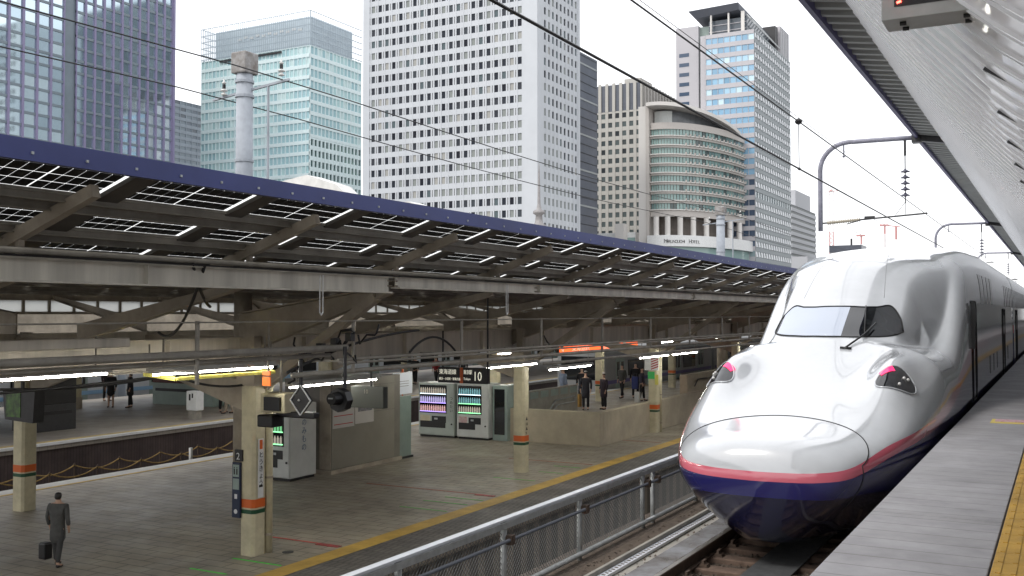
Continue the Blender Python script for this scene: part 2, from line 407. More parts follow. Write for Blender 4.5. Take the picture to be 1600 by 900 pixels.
def chain(y0, y1, z0, z1, p, r):
    g = MB(); H = z1-z0; k = -int(H/p)-1
    n = int((y1-y0)/p)+1
    for i in range(-int(H/p)-1, n+1):
        for s in (1, -1):
            # line y = y0+i*p + (z-z0) or mirrored, clipped to the panel
            if s == 1: a = (y0+i*p, z0); b = (y0+i*p+H, z1)
            else: a = (y0+i*p+H, z0); b = (y0+i*p, z1)
            pts = []
            ta, tb = 0., 1.
            dy = b[0]-a[0]
            t0 = (y0-a[0])/dy; t1 = (y1-a[0])/dy
            if t0 > t1: t0, t1 = t1, t0
            ta = max(0, t0); tb = min(1, t1)
            if tb-ta < .02: continue
            pa = (FX-.01+s*.003, a[0]+dy*ta, a[1]+(b[1]-a[1])*ta); pb = (FX-.01+s*.003, a[0]+dy*tb, a[1]+(b[1]-a[1])*tb)
            g.beam(pa, pb, r, r, up=(1,0,0))
    return g
pairs = [(a, b) for a, b in zip(posts, posts[1:]) if b-a > .6]
for a, b in pairs[:16]:
    chain(a+.03, b-.03, -2.92, FT-.08, .062 if a < 16 else .1, .0048).build('mesh_panel', mesh_m, t)

# ------------------------------------------------------------------ canopy of the lower platform
def roofz(X): return max(.56, 1.50+.34*(X+8.1) if X > -16.1 else 1.50+.34*(-24.1-X))
FR = [6.89-3.42*3+3.42*i for i in range(0, 44)]       # rafter frames; every third stands on a column
COLY = [13.65+10.25*i for i in range(-1, 13)]
can = thing('platform_canopy', 'wide butterfly station canopy with a blue fascia and dark solar glass roof', 'canopy', (-16.1, 13.6, PZ_L))
g = MB(); g.box(-8.14, -8.06, -6, 150, 1.36, 1.54); g.box(-8.22,-8.06,-6,150,1.54,1.555)
g.build('fascia', M['blue'], can)
g = MB()
for i in range(140):
    y = 3.0+.579*i; g.lathe((0,0,0), [], 1); g.box(-8.06, -8.045, y-.012, y+.012, 1.42, 1.444)
g.build('fascia_bolt', M['galv'], can)
# outer girder, centre girders
def hgirder(x, z0, z1, y0, y1, m, nm, stiff=None, fl=.09):
    g = MB(); g.box(x-fl, x+fl, y0, y1, z1-.022, z1); g.box(x-fl, x+fl, y0, y1, z0, z0+.022); g.box(x-.01, x+.01, y0, y1, z0+.022, z1-.022)
    for y in (stiff or []):
        if y0+.1 < y < y1-.1: g.box(x+.01, x+fl-.01, y-.007, y+.007, z0+.022, z1-.022)
    return g.build(nm, m, can)
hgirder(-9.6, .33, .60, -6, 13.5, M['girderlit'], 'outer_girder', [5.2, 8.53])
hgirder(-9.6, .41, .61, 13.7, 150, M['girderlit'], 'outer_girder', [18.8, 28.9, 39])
for y in (13.6, 18.8, 28.9):
    g = MB()
    for dy in (-.12,-.06,.06,.12):
        for z in (.45,.53): g.tube([(-9.59,y+dy,z),(-9.565,y+dy,z)], .014, 6)
    g.build('girder_bolt', M['frame'], can)
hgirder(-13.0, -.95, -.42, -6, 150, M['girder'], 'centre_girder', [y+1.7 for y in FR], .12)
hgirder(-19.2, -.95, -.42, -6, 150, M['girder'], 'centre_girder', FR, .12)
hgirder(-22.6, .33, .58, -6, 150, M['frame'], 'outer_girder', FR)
# rod above the pipes, gutter pipe on top of girder
g = MB(); g.tube([(-9.52,-6,.66),(-9.52,150,.66)], .035, 8); g.build('conduit', M['pipe'], can, smooth=True)
g = MB(); g.tube([(-9.48,-6,.605),(-9.48,150,.605)], .012, 6); g.build('cable', M['wire'], can)
for i, y in enumerate(FR):
    if y < 1: continue
    iscol = min(abs(y-c) for c in COLY) < .6
    for sx in (1, -1):
        X = lambda x: x if sx == 1 else -32.2-x
        # stub and short roof rafter
        g = MB(); g.box(X(-9.63), X(-9.57), y-.035, y+.035, .60, .93); g.build('stub_post', M['frame'], can)
        g = MB(); g.beam((X(-10.6), y, .49), (X(-8.45), y, 1.22), .10, .13); g.build('roof_rafter', M['frame'], can)
        # main cantilever
        g = MB()
        if iscol:
            P = [(X(-13.0),-.02),(X(-9.75),.42),(X(-9.75),.34),(X(-12.6),-.62),(X(-13.0),-.85)]
            g.prism(P, 'y', y-.02, y+.02)
            g.beam((X(-12.9),y,-.72),(X(-9.7),y,.34),.18,.025); g.beam((X(-13.0),y,0),(X(-9.72),y,.45),.18,.02)
            g.build('cantilever', M['frame'], can)
            g = MB(); g.beam((X(-12.52),y-.02,-1.36),(X(-9.98),y-.02,.28),.16,.15); g.build('brace', M['frame'], can)
        else:
            P = [(X(-13.0),-.16),(X(-9.72),.45),(X(-9.72),.36),(X(-13.0),-.42)]
            g.prism(P, 'y', y-.012, y+.012)
            g.beam((X(-13.0),y,-.43),(X(-9.72),y,.35),.14,.02)
            g.build('cantilever', M['frame'], can)
# purlins
for x in (-8.86, -9.08, -9.66, -9.84, -10.45, -11.3, -12.2, -13.4, -14.6):
    for sx in (1, -1):
        X = x if sx == 1 else -32.2-x
        z = roofz(X); g = MB()
        g.box(X-.04, X+.04, -6, 150, z-.12, z-.108); g.box(X-.006, X+.006, -6, 150, z-.108, z-.045); g.box(X-.035,X+.035,-6,150,z-.045,z-.03)
        g.build('purlin', M['purlin'], can)
for x in (-8.30, -9.15, -10.0):
    z = roofz(x); g = MB(); g.box(x-.02, x+.02, -6, 150, z-.10, z-.03); 
# solar modules: rows of dark cells with light gaps between them
rows = [(-8.22, -8.86), (-9.08, -9.66), (-9.84, -10.40), (-10.66, -11.2), (-11.5,-12.1),(-12.4,-13.2)]
PER = 1.86
def module(g, xa, xb, y0, y1):
    nx, ny = 4, 5; gap = .012
    for a in range(nx):
        for b in range(ny):
            u0 = xa+(xb-xa)*a/nx-gap*.8; u1 = xa+(xb-xa)*(a+1)/nx+gap*.8
            v0 = y0+(y1-y0)*b/ny+gap/2; v1 = y0+(y1-y0)*(b+1)/ny-gap/2
            o1, o2 = roofz(u0), roofz(u1); t = .006
            g.add([(u0,v0,o1),(u1,v0,o2),(u1,v1,o2),(u0,v1,o1),(u0,v0,o1-t),(u1,v0,o2-t),(u1,v1,o2-t),(u0,v1,o1-t)],
                  [(0,1,2,3),(4,7,6,5),(0,4,5,1),(1,5,6,2),(2,6,7,3),(3,7,4,0)])
cnt = 0; rest = MB()
for r, (xa, xb) in enumerate(rows[:3]):
    for i in range(-1, 40):
        yb = 7.22+PER*i            # a bright open joint sits at each yb
        for k in range(2):
            y0 = yb-1.575+k*.785; y1 = y0+.77
            if y1 < 1: continue
            if r < 3 and i < 15: g = MB(); module(g, xa, xb, y0, y1); g.build('solar_panel', M['cell'], can); cnt += 1
            else: module(rest, xa, xb, y0, y1)
rest.build('solar_panel', M['cell'], can)['kind'] = 'stuff'
g = MB()
def slab(g, xa, xb, y0, y1, dz=0, t=.01):
    o1, o2 = roofz(xa)+dz, roofz(xb)+dz
    g.add([(xa,y0,o1),(xb,y0,o2),(xb,y1,o2),(xa,y1,o1),(xa,y0,o1-t),(xb,y0,o2-t),(xb,y1,o2-t),(xa,y1,o1-t)],
          [(0,1,2,3),(4,7,6,5),(0,4,5,1),(1,5,6,2),(2,6,7,3),(3,7,4,0)])
for i in range(-2, 75):
    yb = 7.22+PER*i
    for (xa, xb) in rows[:3]: slab(g, xa, xb, yb+.003, yb+PER-1.58, -.02, .05)
for (xa, xb) in ((-8.14,-8.21),(-8.87,-9.07),(-9.67,-9.83),(-10.41,-10.65)): slab(g, xa, xb, -6, 150, .0, .03)
for xa, xb in ((-10.65,-11.4),(-11.55,-12.4),(-12.6,-13.5),(-13.7,-14.8),(-15.0,-17.2),(-17.4,-18.6),(-18.8,-20.2),(-20.4,-21.3),(-21.5,-22.6),(-22.8,-24.0)):
    for i in range(-2, 60):
        yb = 7.22+PER*i
        slab(g, xa, xb, yb+.03, yb+PER-.05, 0, .03)
for xa in (-11.4,-12.4,-13.5,-14.8,-17.2,-18.6,-20.2,-21.3,-22.6): slab(g, xa, xa-.2, -6, 150, .005, .04)
for a, b in ((-6, 3.0), (82, 150)): slab(g, -8.14, -10.65, a, b, .01, .02)
g.build('roof_deck', mat('roof_deck', (.11,.10,.085), .7, noise=(2, .3)), can)
gg = MB()
for xa, xb in ((-8.14,-10.66),(-10.66,-10.98),(-10.98,-21.22),(-21.22,-24.06)):
    o1, o2 = roofz(xa)+.035, roofz(xb)+.035
    gg.add([(xa,-6,o1),(xb,-6,o2),(xb,150,o2),(xa,150,o1)], [(0,1,2,3)])
m_tr = bpy.data.materials.new('frosted_glass'); m_tr.use_nodes = True; q_ = m_tr.node_tree
for n_ in list(q_.nodes): q_.nodes.remove(n_)
o_ = q_.nodes.new('ShaderNodeOutputMaterial'); t_ = q_.nodes.new('ShaderNodeBsdfTranslucent'); t_.inputs[0].default_value = (.66,.67,.66,1); q_.links.new(t_.outputs[0], o_.inputs[0])
gg.build('frosted_glass_sheet', m_tr, can)
# cross beams under the roof
for y in FR:
    if y < 1: continue
    g = MB(); g.box(-19.2,-13.0,y-.05,y+.05,-.75,-.50); g.build('cross_beam', M['frame'], can)
# suspended pipe rack between platform edge and columns
for (x, z, ya_, yb_, r_) in ((-10.2,-.55,-6,13.2,.055),(-10.3,-.66,-6,12.9,.035),(-10.2,-.74,13.0,150,.028),(-10.2,-.80,13.0,150,.022),(-10.3,-.94,12.0,150,.040),(-10.3,-1.13,20.5,150,.035)):
    g = MB(); g.tube([(x,ya_,z),(x,yb_,z)], r_, 10); g.build('pipe', M['pipe'], can, smooth=True)
g = MB(); g.box(-10.66,-10.54,5,9.15,-.43,-.31); g.build('cable_duct', M['girder'], can, bevel=.01)
g = MB(); g.tube([(-10.2,-6,-.12),(-10.2,150,-.12)], .012, 6); g.build('rod', M['pipe'], can)
for i, y in enumerate([6.6+3.42*k for k in range(22)]):
    g = MB(); g.tube([(-10.25,y,-.10),(-10.25,y,-.96)], .03, 8); g.beam((-10.25,y,-.78),(-11.2,y,-.78),.04,.04)
    g.build('hanger', M['pipe'], can, smooth=False)
for y in (11.6, 17.2):
    g = MB(); g.tube([(-9.45,y,.56),(-9.45,y,.02)], .009, 6); g.tube([(-9.45,y+.07,.56),(-9.45,y+.07,.02)], .009, 6); g.tube([(-9.45,y,.02),(-9.45,y+.035,-.02),(-9.45,y+.07,.02)], .012, 6)
    g.build('cord_loop', M['white'], can)
# loose cables slung in the roof space
random.seed(11)
g = MB()
def sag(p, q, s, n=14): 
    p = Vector(p); q = Vector(q)
    return [p.lerp(q, i/n)-Vector((0,0,s*4*(i/n)*(1-i/n))) for i in range(n+1)]
for (p, q, s) in [((-9.5,9.4,.60),(-12.6,11.5,-.3),.35),((-9.5,9.2,.62),(-10.9,10.9,.1),.1),((-12.8,3,-.95),(-12.8,12,-1.0),.12),((-12.8,12,-1.0),(-12.4,14.5,-.9),.3),
    ((-10.4,12,-.9),(-10.2,15.3,-.3),-.12),((-10.4,15.3,-.7),(-10.6,17.4,-.9),-.35),((-12.6,18,-1.0),(-12.6,23,-1.1),.15),((-11,23,-.8),(-12.3,24.5,-.6),.2),((-14,8,-.9),(-13,13,-.9),.25)]:
    g.tube(sag(p, q, s), .022, 6)
g.build('loose_cable', M['wire'], can, smooth=True)
# row of translucent panes seen below the roof on the far side
t = thing('light_screen', 'row of pale translucent panes under the far side of the canopy', 'glazed screen', (-24.05,13,.03))
mp = mat('translucent_pane', (.55,.60,.66), .12, noise=(1.1, .4), spec=.6)
fr = MB(); n = 0; stuffp = MB()
for i in range(120):
    y = 8+i*.78
    q = MB() if i < 95 else stuffp
    q.box(-24.06,-24.03,y+.04,y+.74,.05,.36)
    if i < 95: q.build('pane', m_tr, t)
    fr.box(-24.08,-24.0,y-.04,y+.04,.0,.40)
stuffp.build('pane', m_tr, t)['kind'] = 'stuff'
fr.box(-24.1,-23.98,7,104,.36,.42); fr.box(-24.1,-23.98,7,104,-.02,.05); fr.build('frame', M['purlin'], t)

# ------------------------------------------------------------------ columns of the lower platform
def column(x, y, label, pipe=True, ztop=-1.25, w=.33):
    t = thing('canopy_column', label, 'column', (x, y, PZ_L), 'cream canopy columns')
    g = MB(); h = w/2
    ch = .05
    poly = [(x-h+ch,y-h),(x+h-ch,y-h),(x+h,y-h+ch),(x+h,y+h-ch),(x+h-ch,y+h),(x-h+ch,y+h),(x-h,y+h-ch),(x-h,y-h+ch)]
    g.prism(poly, 'z', PZ_L, ztop); g.build('shaft', M['cream'], t)
    for (a, b, m, nm) in ((-3.37,-3.22,M['orange'],'orange_band'),(-3.47,-3.40,M['greenband'],'green_band')):
        g = MB(); k = h+.004
        g.prism([((px-x)*k/h+x,(py-y)*k/h+y) for px, py in poly], 'z', a, b); g.build(nm, m, t)
    g = MB(); g.box(x-h-.04,x+h+.04,y-h-.04,y+h+.04,ztop,-.95); g.box(x-.09,x+.09,y-.09,y+.09,-.95,-.4)
    g.build('capital', M['frame'], t)
    if pipe:
        g = MB(); g.tube([(x+h-.03,y+h+.085,PZ_L),(x+h-.03,y+h+.085,-1.2)], .07, 10); g.build('downpipe', M['cream'], t, smooth=True)
        g = MB()
        for z in (-3.9,-2.9,-1.9): g.tube([(x+h-.03,y+h+.085,z),(x+h-.03,y+h+.085,z+.04)], .077, 10)
        g.build('pipe_collar', M['frame'], t)
    # outward arm towards the platform middle
    g = MB(); s = -1 if x > -16 else 1
    g.prism([(x+s*.16,-1.18),(x+s*.16,-1.72),(x+s*2.2,-1.10),(x+s*2.2,-.98)], 'y', y-.05, y+.05); g.build('arm', M['frame'], t)
    return t
lab = ['cream column with a vertical station name sign and orange band, nearest on the platform',
       'cream column with an orange band and small black signs right of the vending machines',
       'cream column standing against the low concrete wall with striped warning sign',
       'cream column far back beyond the low concrete wall']
for i, y in enumerate(COLY):
    if y < 10: continue
    l = lab[min(i-1, 3)] if i-1 < 3 else 'cream canopy column in the distance along the track side, number hidden behind others'
    if i-1 >= 3: l = 'distant cream canopy column in the track side row, mostly hidden by the train nose'
    column([-12.5,-12.68,-12.78][min(i-1, 2)], y if i > 1 else 13.55, l, pipe=(i in (1, 3)))
fl = ['cream column with an orange band at the left edge of the photo', 'cream column behind the signal lamps in the far row', 'cream column behind the people in white hats']
for i in range(0, 9):
    y = 14.25+10.25*i
    l = fl[0] if i == 0 else (fl[1] if i == 1 else (fl[2] if i == 3 else 'cream canopy column of the far row, partly hidden behind kiosks and people'))
    column(-19.6, y, l, pipe=False, w=.36)

# lamps: tubes under long housings
def strip_lamp(x, y0, y1, z, label, par=None):
    t = thing('strip_lamp', label, 'strip lamp', (x, (y0+y1)/2, z), 'fluorescent strip lamps under the canopy')
    g = MB(); g.prism([(x-.09,z+.02),(x+.09,z+.02),(x+.06,z+.09),(x-.06,z+.09)], 'y', y0, y1); g.build('housing', M['lamphouse'], t)
    g = MB(); g.tube([(x,y0+.02,z-.005),(x,y1-.02,z-.005)], .014, 8); g.build('tube', M['lamp'], t, smooth=True)
    g = MB(); g.tube([(x,y0+.2,z+.09),(x,y0+.2,z+.5)], .012, 6); g.tube([(x,y1-.2,z+.09),(x,y1-.2,z+.5)], .012, 6); g.build('stem', M['pipe'], t)
    return t
strip_lamp(-11.3, 6.6, 9.45, -.80, 'lit strip lamp at the left edge above the dark monitor')
strip_lamp(-11.3, 10.2, 12.7, -.86, 'lit strip lamp above the yellow framed arm of the nearest column')
strip_lamp(-12.0, 13.9, 16.5, -1.30, 'lit strip lamp behind the black signal lamps')
strip_lamp(-11.9, 20.7, 23.3, -1.28, 'lit strip lamp right of the number 10 sign')
strip_lamp(-11.9, 24.0, 26.7, -1.48, 'lit strip lamp left of the concrete wall corner')
strip_lamp(-11.9, 30.5, 33.2, -1.42, 'lit strip lamp above the striped warning column')
strip_lamp(-11.9, 33.6, 36.3, -1.42, 'farther lit strip lamp just left of the train nose')
LL = ['small lit strip lamp above the notice board of the kiosk','small lit strip lamp over the left vending machine of the pair','lit strip lamp over the people in white hats, nearest','lit strip lamp over the people in white hats, second','lit strip lamp in front of the dark commuter train, third of the row',
 'lit strip lamp in the far column row behind the kiosk','lit strip lamp in the far column row behind the vending machine pair','lit strip lamp in the far column row behind the orange 9 sign','lit strip lamp over the far platform, nearest of four','lit strip lamp over the far platform, second of four',
 'lit strip lamp over the far platform, third of four','lit strip lamp over the far platform, last of four','dim lit strip lamp above the person in the red top','dim lit strip lamp beyond the person in the red top','tiny lit strip lamp beside the dark commuter train','tiniest lit strip lamp at the end of the middle row',
 'lit strip lamp left of the train nose beyond the striped column','last lit strip lamp before the train nose']
for k, (x, y, z) in enumerate([(-15.6,24,-1.45),(-15.6,27,-1.45),(-18.5,33,-1.5),(-18.5,38,-1.5),(-18.5,43,-1.5),(-20.5,26,-1.5),(-20.5,31,-1.5),(-20.5,36,-1.5),(-31,26,-1.4),(-31,32,-1.4),(-31,38,-1.4),(-31,44,-1.4),(-34,50,-1.4),(-34,56,-1.4),(-18.5,50,-1.5),(-18.5,58,-1.5),(-12,44,-1.42),(-12,52,-1.42)]):
    strip_lamp(x, y, y+2.4, z, LL[k])
# yellow frame hung beside the nearest column
t = thing('yellow_lamp_frame', 'bright yellow open frame hanging below the lit strip lamp left of the nearest column', 'frame', (-11.5,11.6,-.95))
g = MB(); z = -.95
g.beam((-11.32,10.66,z),(-11.32,12.75,z),.05,.05); g.beam((-11.85,10.55,z+.06),(-11.32,10.66,z),.05,.05); g.beam((-11.85,12.75,z+.06),(-11.32,12.75,z),.05,.05)
g.build('bars', M['yellow'], t)
for sx in (0,):
    g = MB()
    for (x, y) in ((-11.8,10.6),(-11.35,12.7)): g.tube([(x,y,z+.03),(x,y,-.45)], .012, 6)
    g.build('hanging_rod', M['pipe'], t)

# ------------------------------------------------------------------ the bullet train
TX = -3.10; Y0 = 11.55
m_paint = bpy.data.materials.new('train_paint'); m_paint.use_nodes = True
n = m_paint.node_tree.nodes; l = m_paint.node_tree.links; b = n['Principled BSDF']
b.inputs['Roughness'].default_value = .16; b.inputs['Coat Weight'].default_value = 1; b.inputs['Coat Roughness'].default_value = .05
b.inputs['Specular IOR Level'].default_value = .6
at = n.new('ShaderNodeAttribute'); at.attribute_name = 'stripe'
at2 = n.new('ShaderNodeAttribute'); at2.attribute_name = 'skirt'
def step(sock, e, soft=.02):
    r = n.new('ShaderNodeMapRange'); r.inputs['From Min'].default_value = e-soft; r.inputs['From Max'].default_value = e+soft
    l.new(sock, r.inputs['Value']); return r.outputs[0]
def mixc(f, a, c):
    x = n.new('ShaderNodeMix'); x.data_type = 'RGBA'; l.new(f, x.inputs[0])
    for i, v in ((6, a), (7, c)):
        if isinstance(v, tuple): x.inputs[i].default_value = (*v, 1)
        else: l.new(v, x.inputs[i])
    return x.outputs[2]
tcn = n.new('ShaderNodeTexCoord'); nzz = n.new('ShaderNodeTexNoise'); nzz.inputs['Scale'].default_value = 1.7; nzz.inputs['Detail'].default_value = 8; nzz.inputs['Roughness'].default_value = .7
l.new(tcn.outputs['Object'], nzz.inputs['Vector'])
rg = n.new('ShaderNodeMapRange'); rg.inputs['From Min'].default_value = .35; rg.inputs['From Max'].default_value = .75; l.new(nzz.outputs['Fac'], rg.inputs['Value'])
whitec = mixc(rg.outputs[0], (.55,.575,.60), (.49,.51,.535))
c1 = mixc(step(at.outputs['Fac'], 1.0), mixc(step(at.outputs['Fac'], -1.0), (.016,.016,.105), (.60,.125,.175)), whitec)
skc = mixc(step(at2.outputs['Fac'], 0, .05), c1, (.009,.009,.030))
l.new(skc, b.inputs['Base Color'])
m_tglass = mat('train_glass', (.006,.007,.009), .03, spec=.9)
m_skytone = mat('windscreen_sky_tone', (.42,.47,.56), .06, spec=.9)
m_rub = mat('rubber_seal', (.01,.01,.01), .6)
T_top = [(0,-1.86),(.05,-1.66),(.14,-1.52),(.4,-1.44),(.9,-1.38),(1.4,-1.30),(2.2,-1.08),(3.0,-.82),(4.05,-.43),(5,-.2),(6,.0),(7.5,.40),(9,.9),(11,1.25),(13,1.42),(14.5,1.48)]   # hood centre
T_w = [(0,.02),(.04,.48),(.10,.70),(.22,.91),(.45,1.07),(.85,1.22),(1.4,1.37),(2.2,1.52),(3.2,1.62),(4.4,1.67),(6,1.69),(14,1.69)]
T_zw = [(0,-1.92),(.3,-1.86),(1,-1.76),(2.5,-1.62),(5,-1.5),(8,-1.4),(14,-1.35)]
T_zb = [(0,-2.0),(.05,-2.35),(.15,-2.58),(.4,-2.66),(14,-2.62)]
T_can = [(3.9,-.9),(4.05,-.39),(4.5,-.12),(5.0,.13),(5.6,.52),(6.2,.84),(6.9,1.02),(8,1.12),(9.5,1.17),(11.5,1.24),(14,1.35)]
T_body = [(2.0,-1.5),(3.0,-.90),(4.2,-.66),(5.2,-.50),(6.0,-.20),(6.7,.30),(7.4,.82),(8.2,1.10),(9.4,1.28),(11,1.41),(14,1.50)]
T_str = [(0,-1.855),(.3,-1.80),(.65,-1.72),(1.2,-1.62),(1.95,-1.54),(3.45,-1.40),(5.0,-1.20),(6.0,-1.02),(8.1,-.70),(11,-.56),(16.3,-.50),(400,-.48)]
T_hw = [(0,.052),(.65,.056),(2,.062),(4,.085),(6,.11),(9,.13),(400,.13)]
T_tuck = [(0,.9),(.2,.86),(.5,.72),(1.2,.50),(2.2,.36),(4,.22),(7,.12),(14,.08)]
_D = {}
def ftab(key, tab, s, sig=.30):
    if key not in _D:
        raw = [smooth_tab(tab, -1+.05*i) for i in range(360)]; K = [math.exp(-.5*(j*.05/sig)**2) for j in range(-20, 21)]; sk = sum(K)
        _D[key] = [sum(K[j+20]*raw[min(359, max(0, i+j))] for j in range(-20, 21))/sk for i in range(360)]
    t = (s+1)/.05; i = int(max(0, min(358, t))); f = min(1, max(0, t-i)); return _D[key][i]*(1-f)+_D[key][i+1]*f
def smax(vals, k):
    m = max(vals); return m+k*math.log(sum(math.exp((v-m)/k) for v in vals))
def hfun(s, x):
    x = abs(x)
    top = smooth_tab(T_top, s)
    # hood rises at the shoulders over the headlights
    b1 = .34*math.exp(-((x-1.12)/.30)**2)*math.exp(-((s-2.75)/.85)**2)
    hood = top+b1-.02*x*x
    if s < 2.2: return hood
    off = (1.0-.7*min(1, max(0, (s-6.5)/2.5)))*math.exp(-((x-.90)/.40)**2)+.35*math.exp(-(x/.7)**2)
    body = ftab('body', T_body, s-off)-.045*x*x
    if s > 3.0:
        wc = .86+.20*max(0, s-6.0)
        zc = ftab('can', [(2,-1.6),(3.2,-.86)]+T_can[1:], s, .18)
        canopy = zc-.20*(x/wc)**2-4.2*(max(0, x/wc-1.03))**1.7
        vals = [hood-.25*max(0, s-4.0), body, canopy]
    else: vals = [hood, body]
    
    return smax(vals, .055)
def nexp(s): return smooth_tab([(0,2.3),(1,2.8),(2,3.3),(3.5,3.9),(5,4.2),(7,5.0),(9,6.2),(14,7.0)], s)
def sec(s, x):
    w = smooth_tab(T_w, s); zw = smooth_tab(T_zw, s); ne = nexp(s)
    q = min(1., abs(x)/w); f = (1-q**ne)**(1/ne)
    return zw+(hfun(s, x)-zw)*f
def hullpt(s, x): return (TX+x, Y0+s, sec(s, x))
def ring(s, N=72, NL=14):
    w = smooth_tab(T_w, s); zw = smooth_tab(T_zw, s); zb = smooth_tab(T_zb, s); ne = nexp(s); tk = smooth_tab(T_tuck, s)
    out = []
    for i in range(-N, N+1):
        ph = i/N*math.pi/2; q = abs(math.sin(ph))**(2/ne) if s > .0 else abs(math.sin(ph))
        q = .5*q+.5*abs(i/N) if abs(i) < N else 1.
        x = math.copysign(w*q, i) if i else 0.
        out.append((x, sec(s, x) if abs(i) < N else zw))
    low = []
    for j in range(1, NL+1):
        v = j/NL; ww = w*(1-tk*v**1.7); low.append((ww, zw+(zb-zw)*v))
    return out, low
def hull_mesh(name, s_list, parent):
    P = []; st = []; sk = []
    for s in s_list:
        o, low = ring(s)
        row = [(x, z) for x, z in [(-a, c) for a, c in low[::-1]]]+o+low
        P.append([(TX+x, Y0+s, z) for x, z in row])
        zs, hw = smooth_tab(T_str, s), smooth_tab(T_hw, s)
        zk = lerp_tab([(0,-2.09),(1,-2.09),(3,-2.16),(8,-2.25),(400,-2.25)], s)
        for x, z in row: st.append((z-zs)/hw); sk.append((zk-z)/.05)
    g = MB(); g.grid(P)
    nr = len(P[0]); 
    g.f.append(tuple(range(nr))); g.m.append(0); base = (len(P)-1)*nr; g.f.append(tuple(base+k for k in range(nr-1, -1, -1))); g.m.append(0)
    for i in range(len(P)-1): g.f.append((i*nr, (i+1)*nr, (i+1)*nr+nr-1, i*nr+nr-1)); g.m.append(0)
    o = g.build(name, m_paint, parent, smooth=True, recalc=True)
    for nm, arr in (('stripe', st), ('skirt', sk)):
        a = o.data.attributes.new(nm, 'FLOAT', 'POINT'); a.data.foreach_set('value', arr)
    return o
train = thing('bullet_train', 'long white bullet train with a pink stripe and rounded nose stopped at the platform', 'train', (TX, Y0, RAIL_S))
CARL = 25.0
ss = [ .004, .012, .025, .045, .07, .1, .14, .19, .25, .32, .4, .5, .62, .75, .9]+[1.05+.1*i for i in range(130)]
ss = [s for s in ss if s < 14]+[14+2*i for i in range(6)]+[CARL-.25]
nose = hull_mesh('car_body', ss, train)
for k in range(1, 8):
    a = CARL*k+.25; b2 = CARL*(k+1)-.25
    hull_mesh('car_body', [a, a+.05]+[a+(b2-a)*i/6 for i in range(1, 6)]+[b2], train)
g = MB()
for k in range(1, 8): g.box(TX-1.45,TX+1.45,Y0+CARL*k-.26,Y0+CARL*k+.26,-2.4,1.25)
g.build('gangway', m_rub, train)
def onhull(s, x, off):
    e = .01; p = Vector(hullpt(s, x)); 
    a = Vector(hullpt(s+e, x))-p; bb = Vector(hullpt(s, x+e))-p; nn_ = a.cross(bb)
    if nn_.z < 0: nn_ = -nn_
    return p+nn_.normalized()*off
# windscreen: patch laid on the canopy bulge
def patch(fn, nu, nv, off, name, m, parent, thick=.006):
    g = MB(); A = [[onhull(*fn(i/nu, j/nv), off) for i in range(nu+1)] for j in range(nv+1)]
    g.grid(A)
    rim = A[0]+[r[-1] for r in A[1:]]+A[-1][-2::-1]+[r[0] for r in A[-2:0:-1]]
    back = [onhull_pt for onhull_pt in rim]
    return g.build(name, m, parent, smooth=True)
wx_top = [(-.96,4.86),(-.90,5.05),(-.74,5.22),(-.55,5.08),(-.3,4.98),(0,4.95),(.3,4.98),(.55,5.08),(.74,5.22),(.90,5.05),(.96,4.86)]
wx_bot = [(-.96,4.86),(-.90,4.60),(-.74,4.38),(-.55,4.24),(-.3,4.13),(0,4.09),(.3,4.13),(.55,4.24),(.74,4.38),(.90,4.60),(.96,4.86)]
def wfn(x0, x1, inset=0.):
    def f(u, v):
        x = x0+(x1-x0)*u; t = smooth_tab(wx_top, x)-inset; b_ = smooth_tab(wx_bot, x)+inset
        return (b_+(t-b_)*v, x)
    return f
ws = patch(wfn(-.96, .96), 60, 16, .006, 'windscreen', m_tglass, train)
patch(wfn(-.86, .18, .025), 36, 14, .010, 'painted_sky_reflection', m_skytone, ws)  # pale patch: the sky's reflection put into the glass colour
g = MB()
top = [onhull(smooth_tab(wx_top, x/50), x/50, .008) for x in range(-48, 49)]; bot = [onhull(smooth_tab(wx_bot, x/50), x/50, .008) for x in range(48, -49, -1)]
g.tube(top+bot+[top[0]], .011, 6); g.build('seal', m_rub, ws, smooth=True)
g = MB(); g.tube([onhull(3.75, .32, .03), onhull(4.2, .50, .06), onhull(4.55, .60, .07)], .014, 6); g.tube([onhull(4.2,.50,.05), onhull(4.98,.40,.05)], .009, 6)
g.tube([onhull(3.75,.24,.02), onhull(3.75,.40,.02)], .018, 6)
g.build('wiper', M['black'], train, smooth=True)
# headlights
def hl(sg):
    c = (2.50, 1.17*sg)
    def pt(r, t, off):
        a = r*math.cos(t); bq = r*math.sin(t)
        ds = .15*bq+.24*a; dx = .20*a-.10*bq
        return onhull(c[0]+ds, c[1]+sg*dx, off)
    g = MB(); rings = [[pt(.001+r, 2*math.pi*k/32, .010) for k in range(32)] for r in (0,.3,.6,.85,1.)]
    g.grid(rings, closed=True)
    o = g.build('headlight', m_tglass, train, smooth=True)
    g = MB(); rr = [pt(1.0, 2*math.pi*k/32, .010) for k in range(33)]; g.tube(rr, .010, 6); g.build('rim', m_paint_plain, o, smooth=True)
    # red lens
    g = MB(); A = [[onhull(c[0]-.05+.09*v+.14*u, c[1]+sg*(-.16-.05*v+.14*u), .016) for u in (0,.25,.5,.75,1)] for v in (0,.5,1)]; g.grid(A); g.build('red_lens', m_redlens, o, smooth=True)
    for (du, dv) in ((.08,.09),(.12,.15),(.05,-.10)):
        p = onhull(c[0]+dv, c[1]+sg*du, .02); g = MB(); g.lathe(p, [(0,.022),(.016,.016),(.022,0),(.016,-.016),(0,-.022)], 10); g.build('bulb', M['ceramic'], o, smooth=True)
m_paint_plain = mat('headlight_rim', (.5,.52,.54), .2, metal=.3, coat=1)
m_redlens = mat('red_lens', (.8,.02,.10), .2, emis=((1,.02,.12), .9))
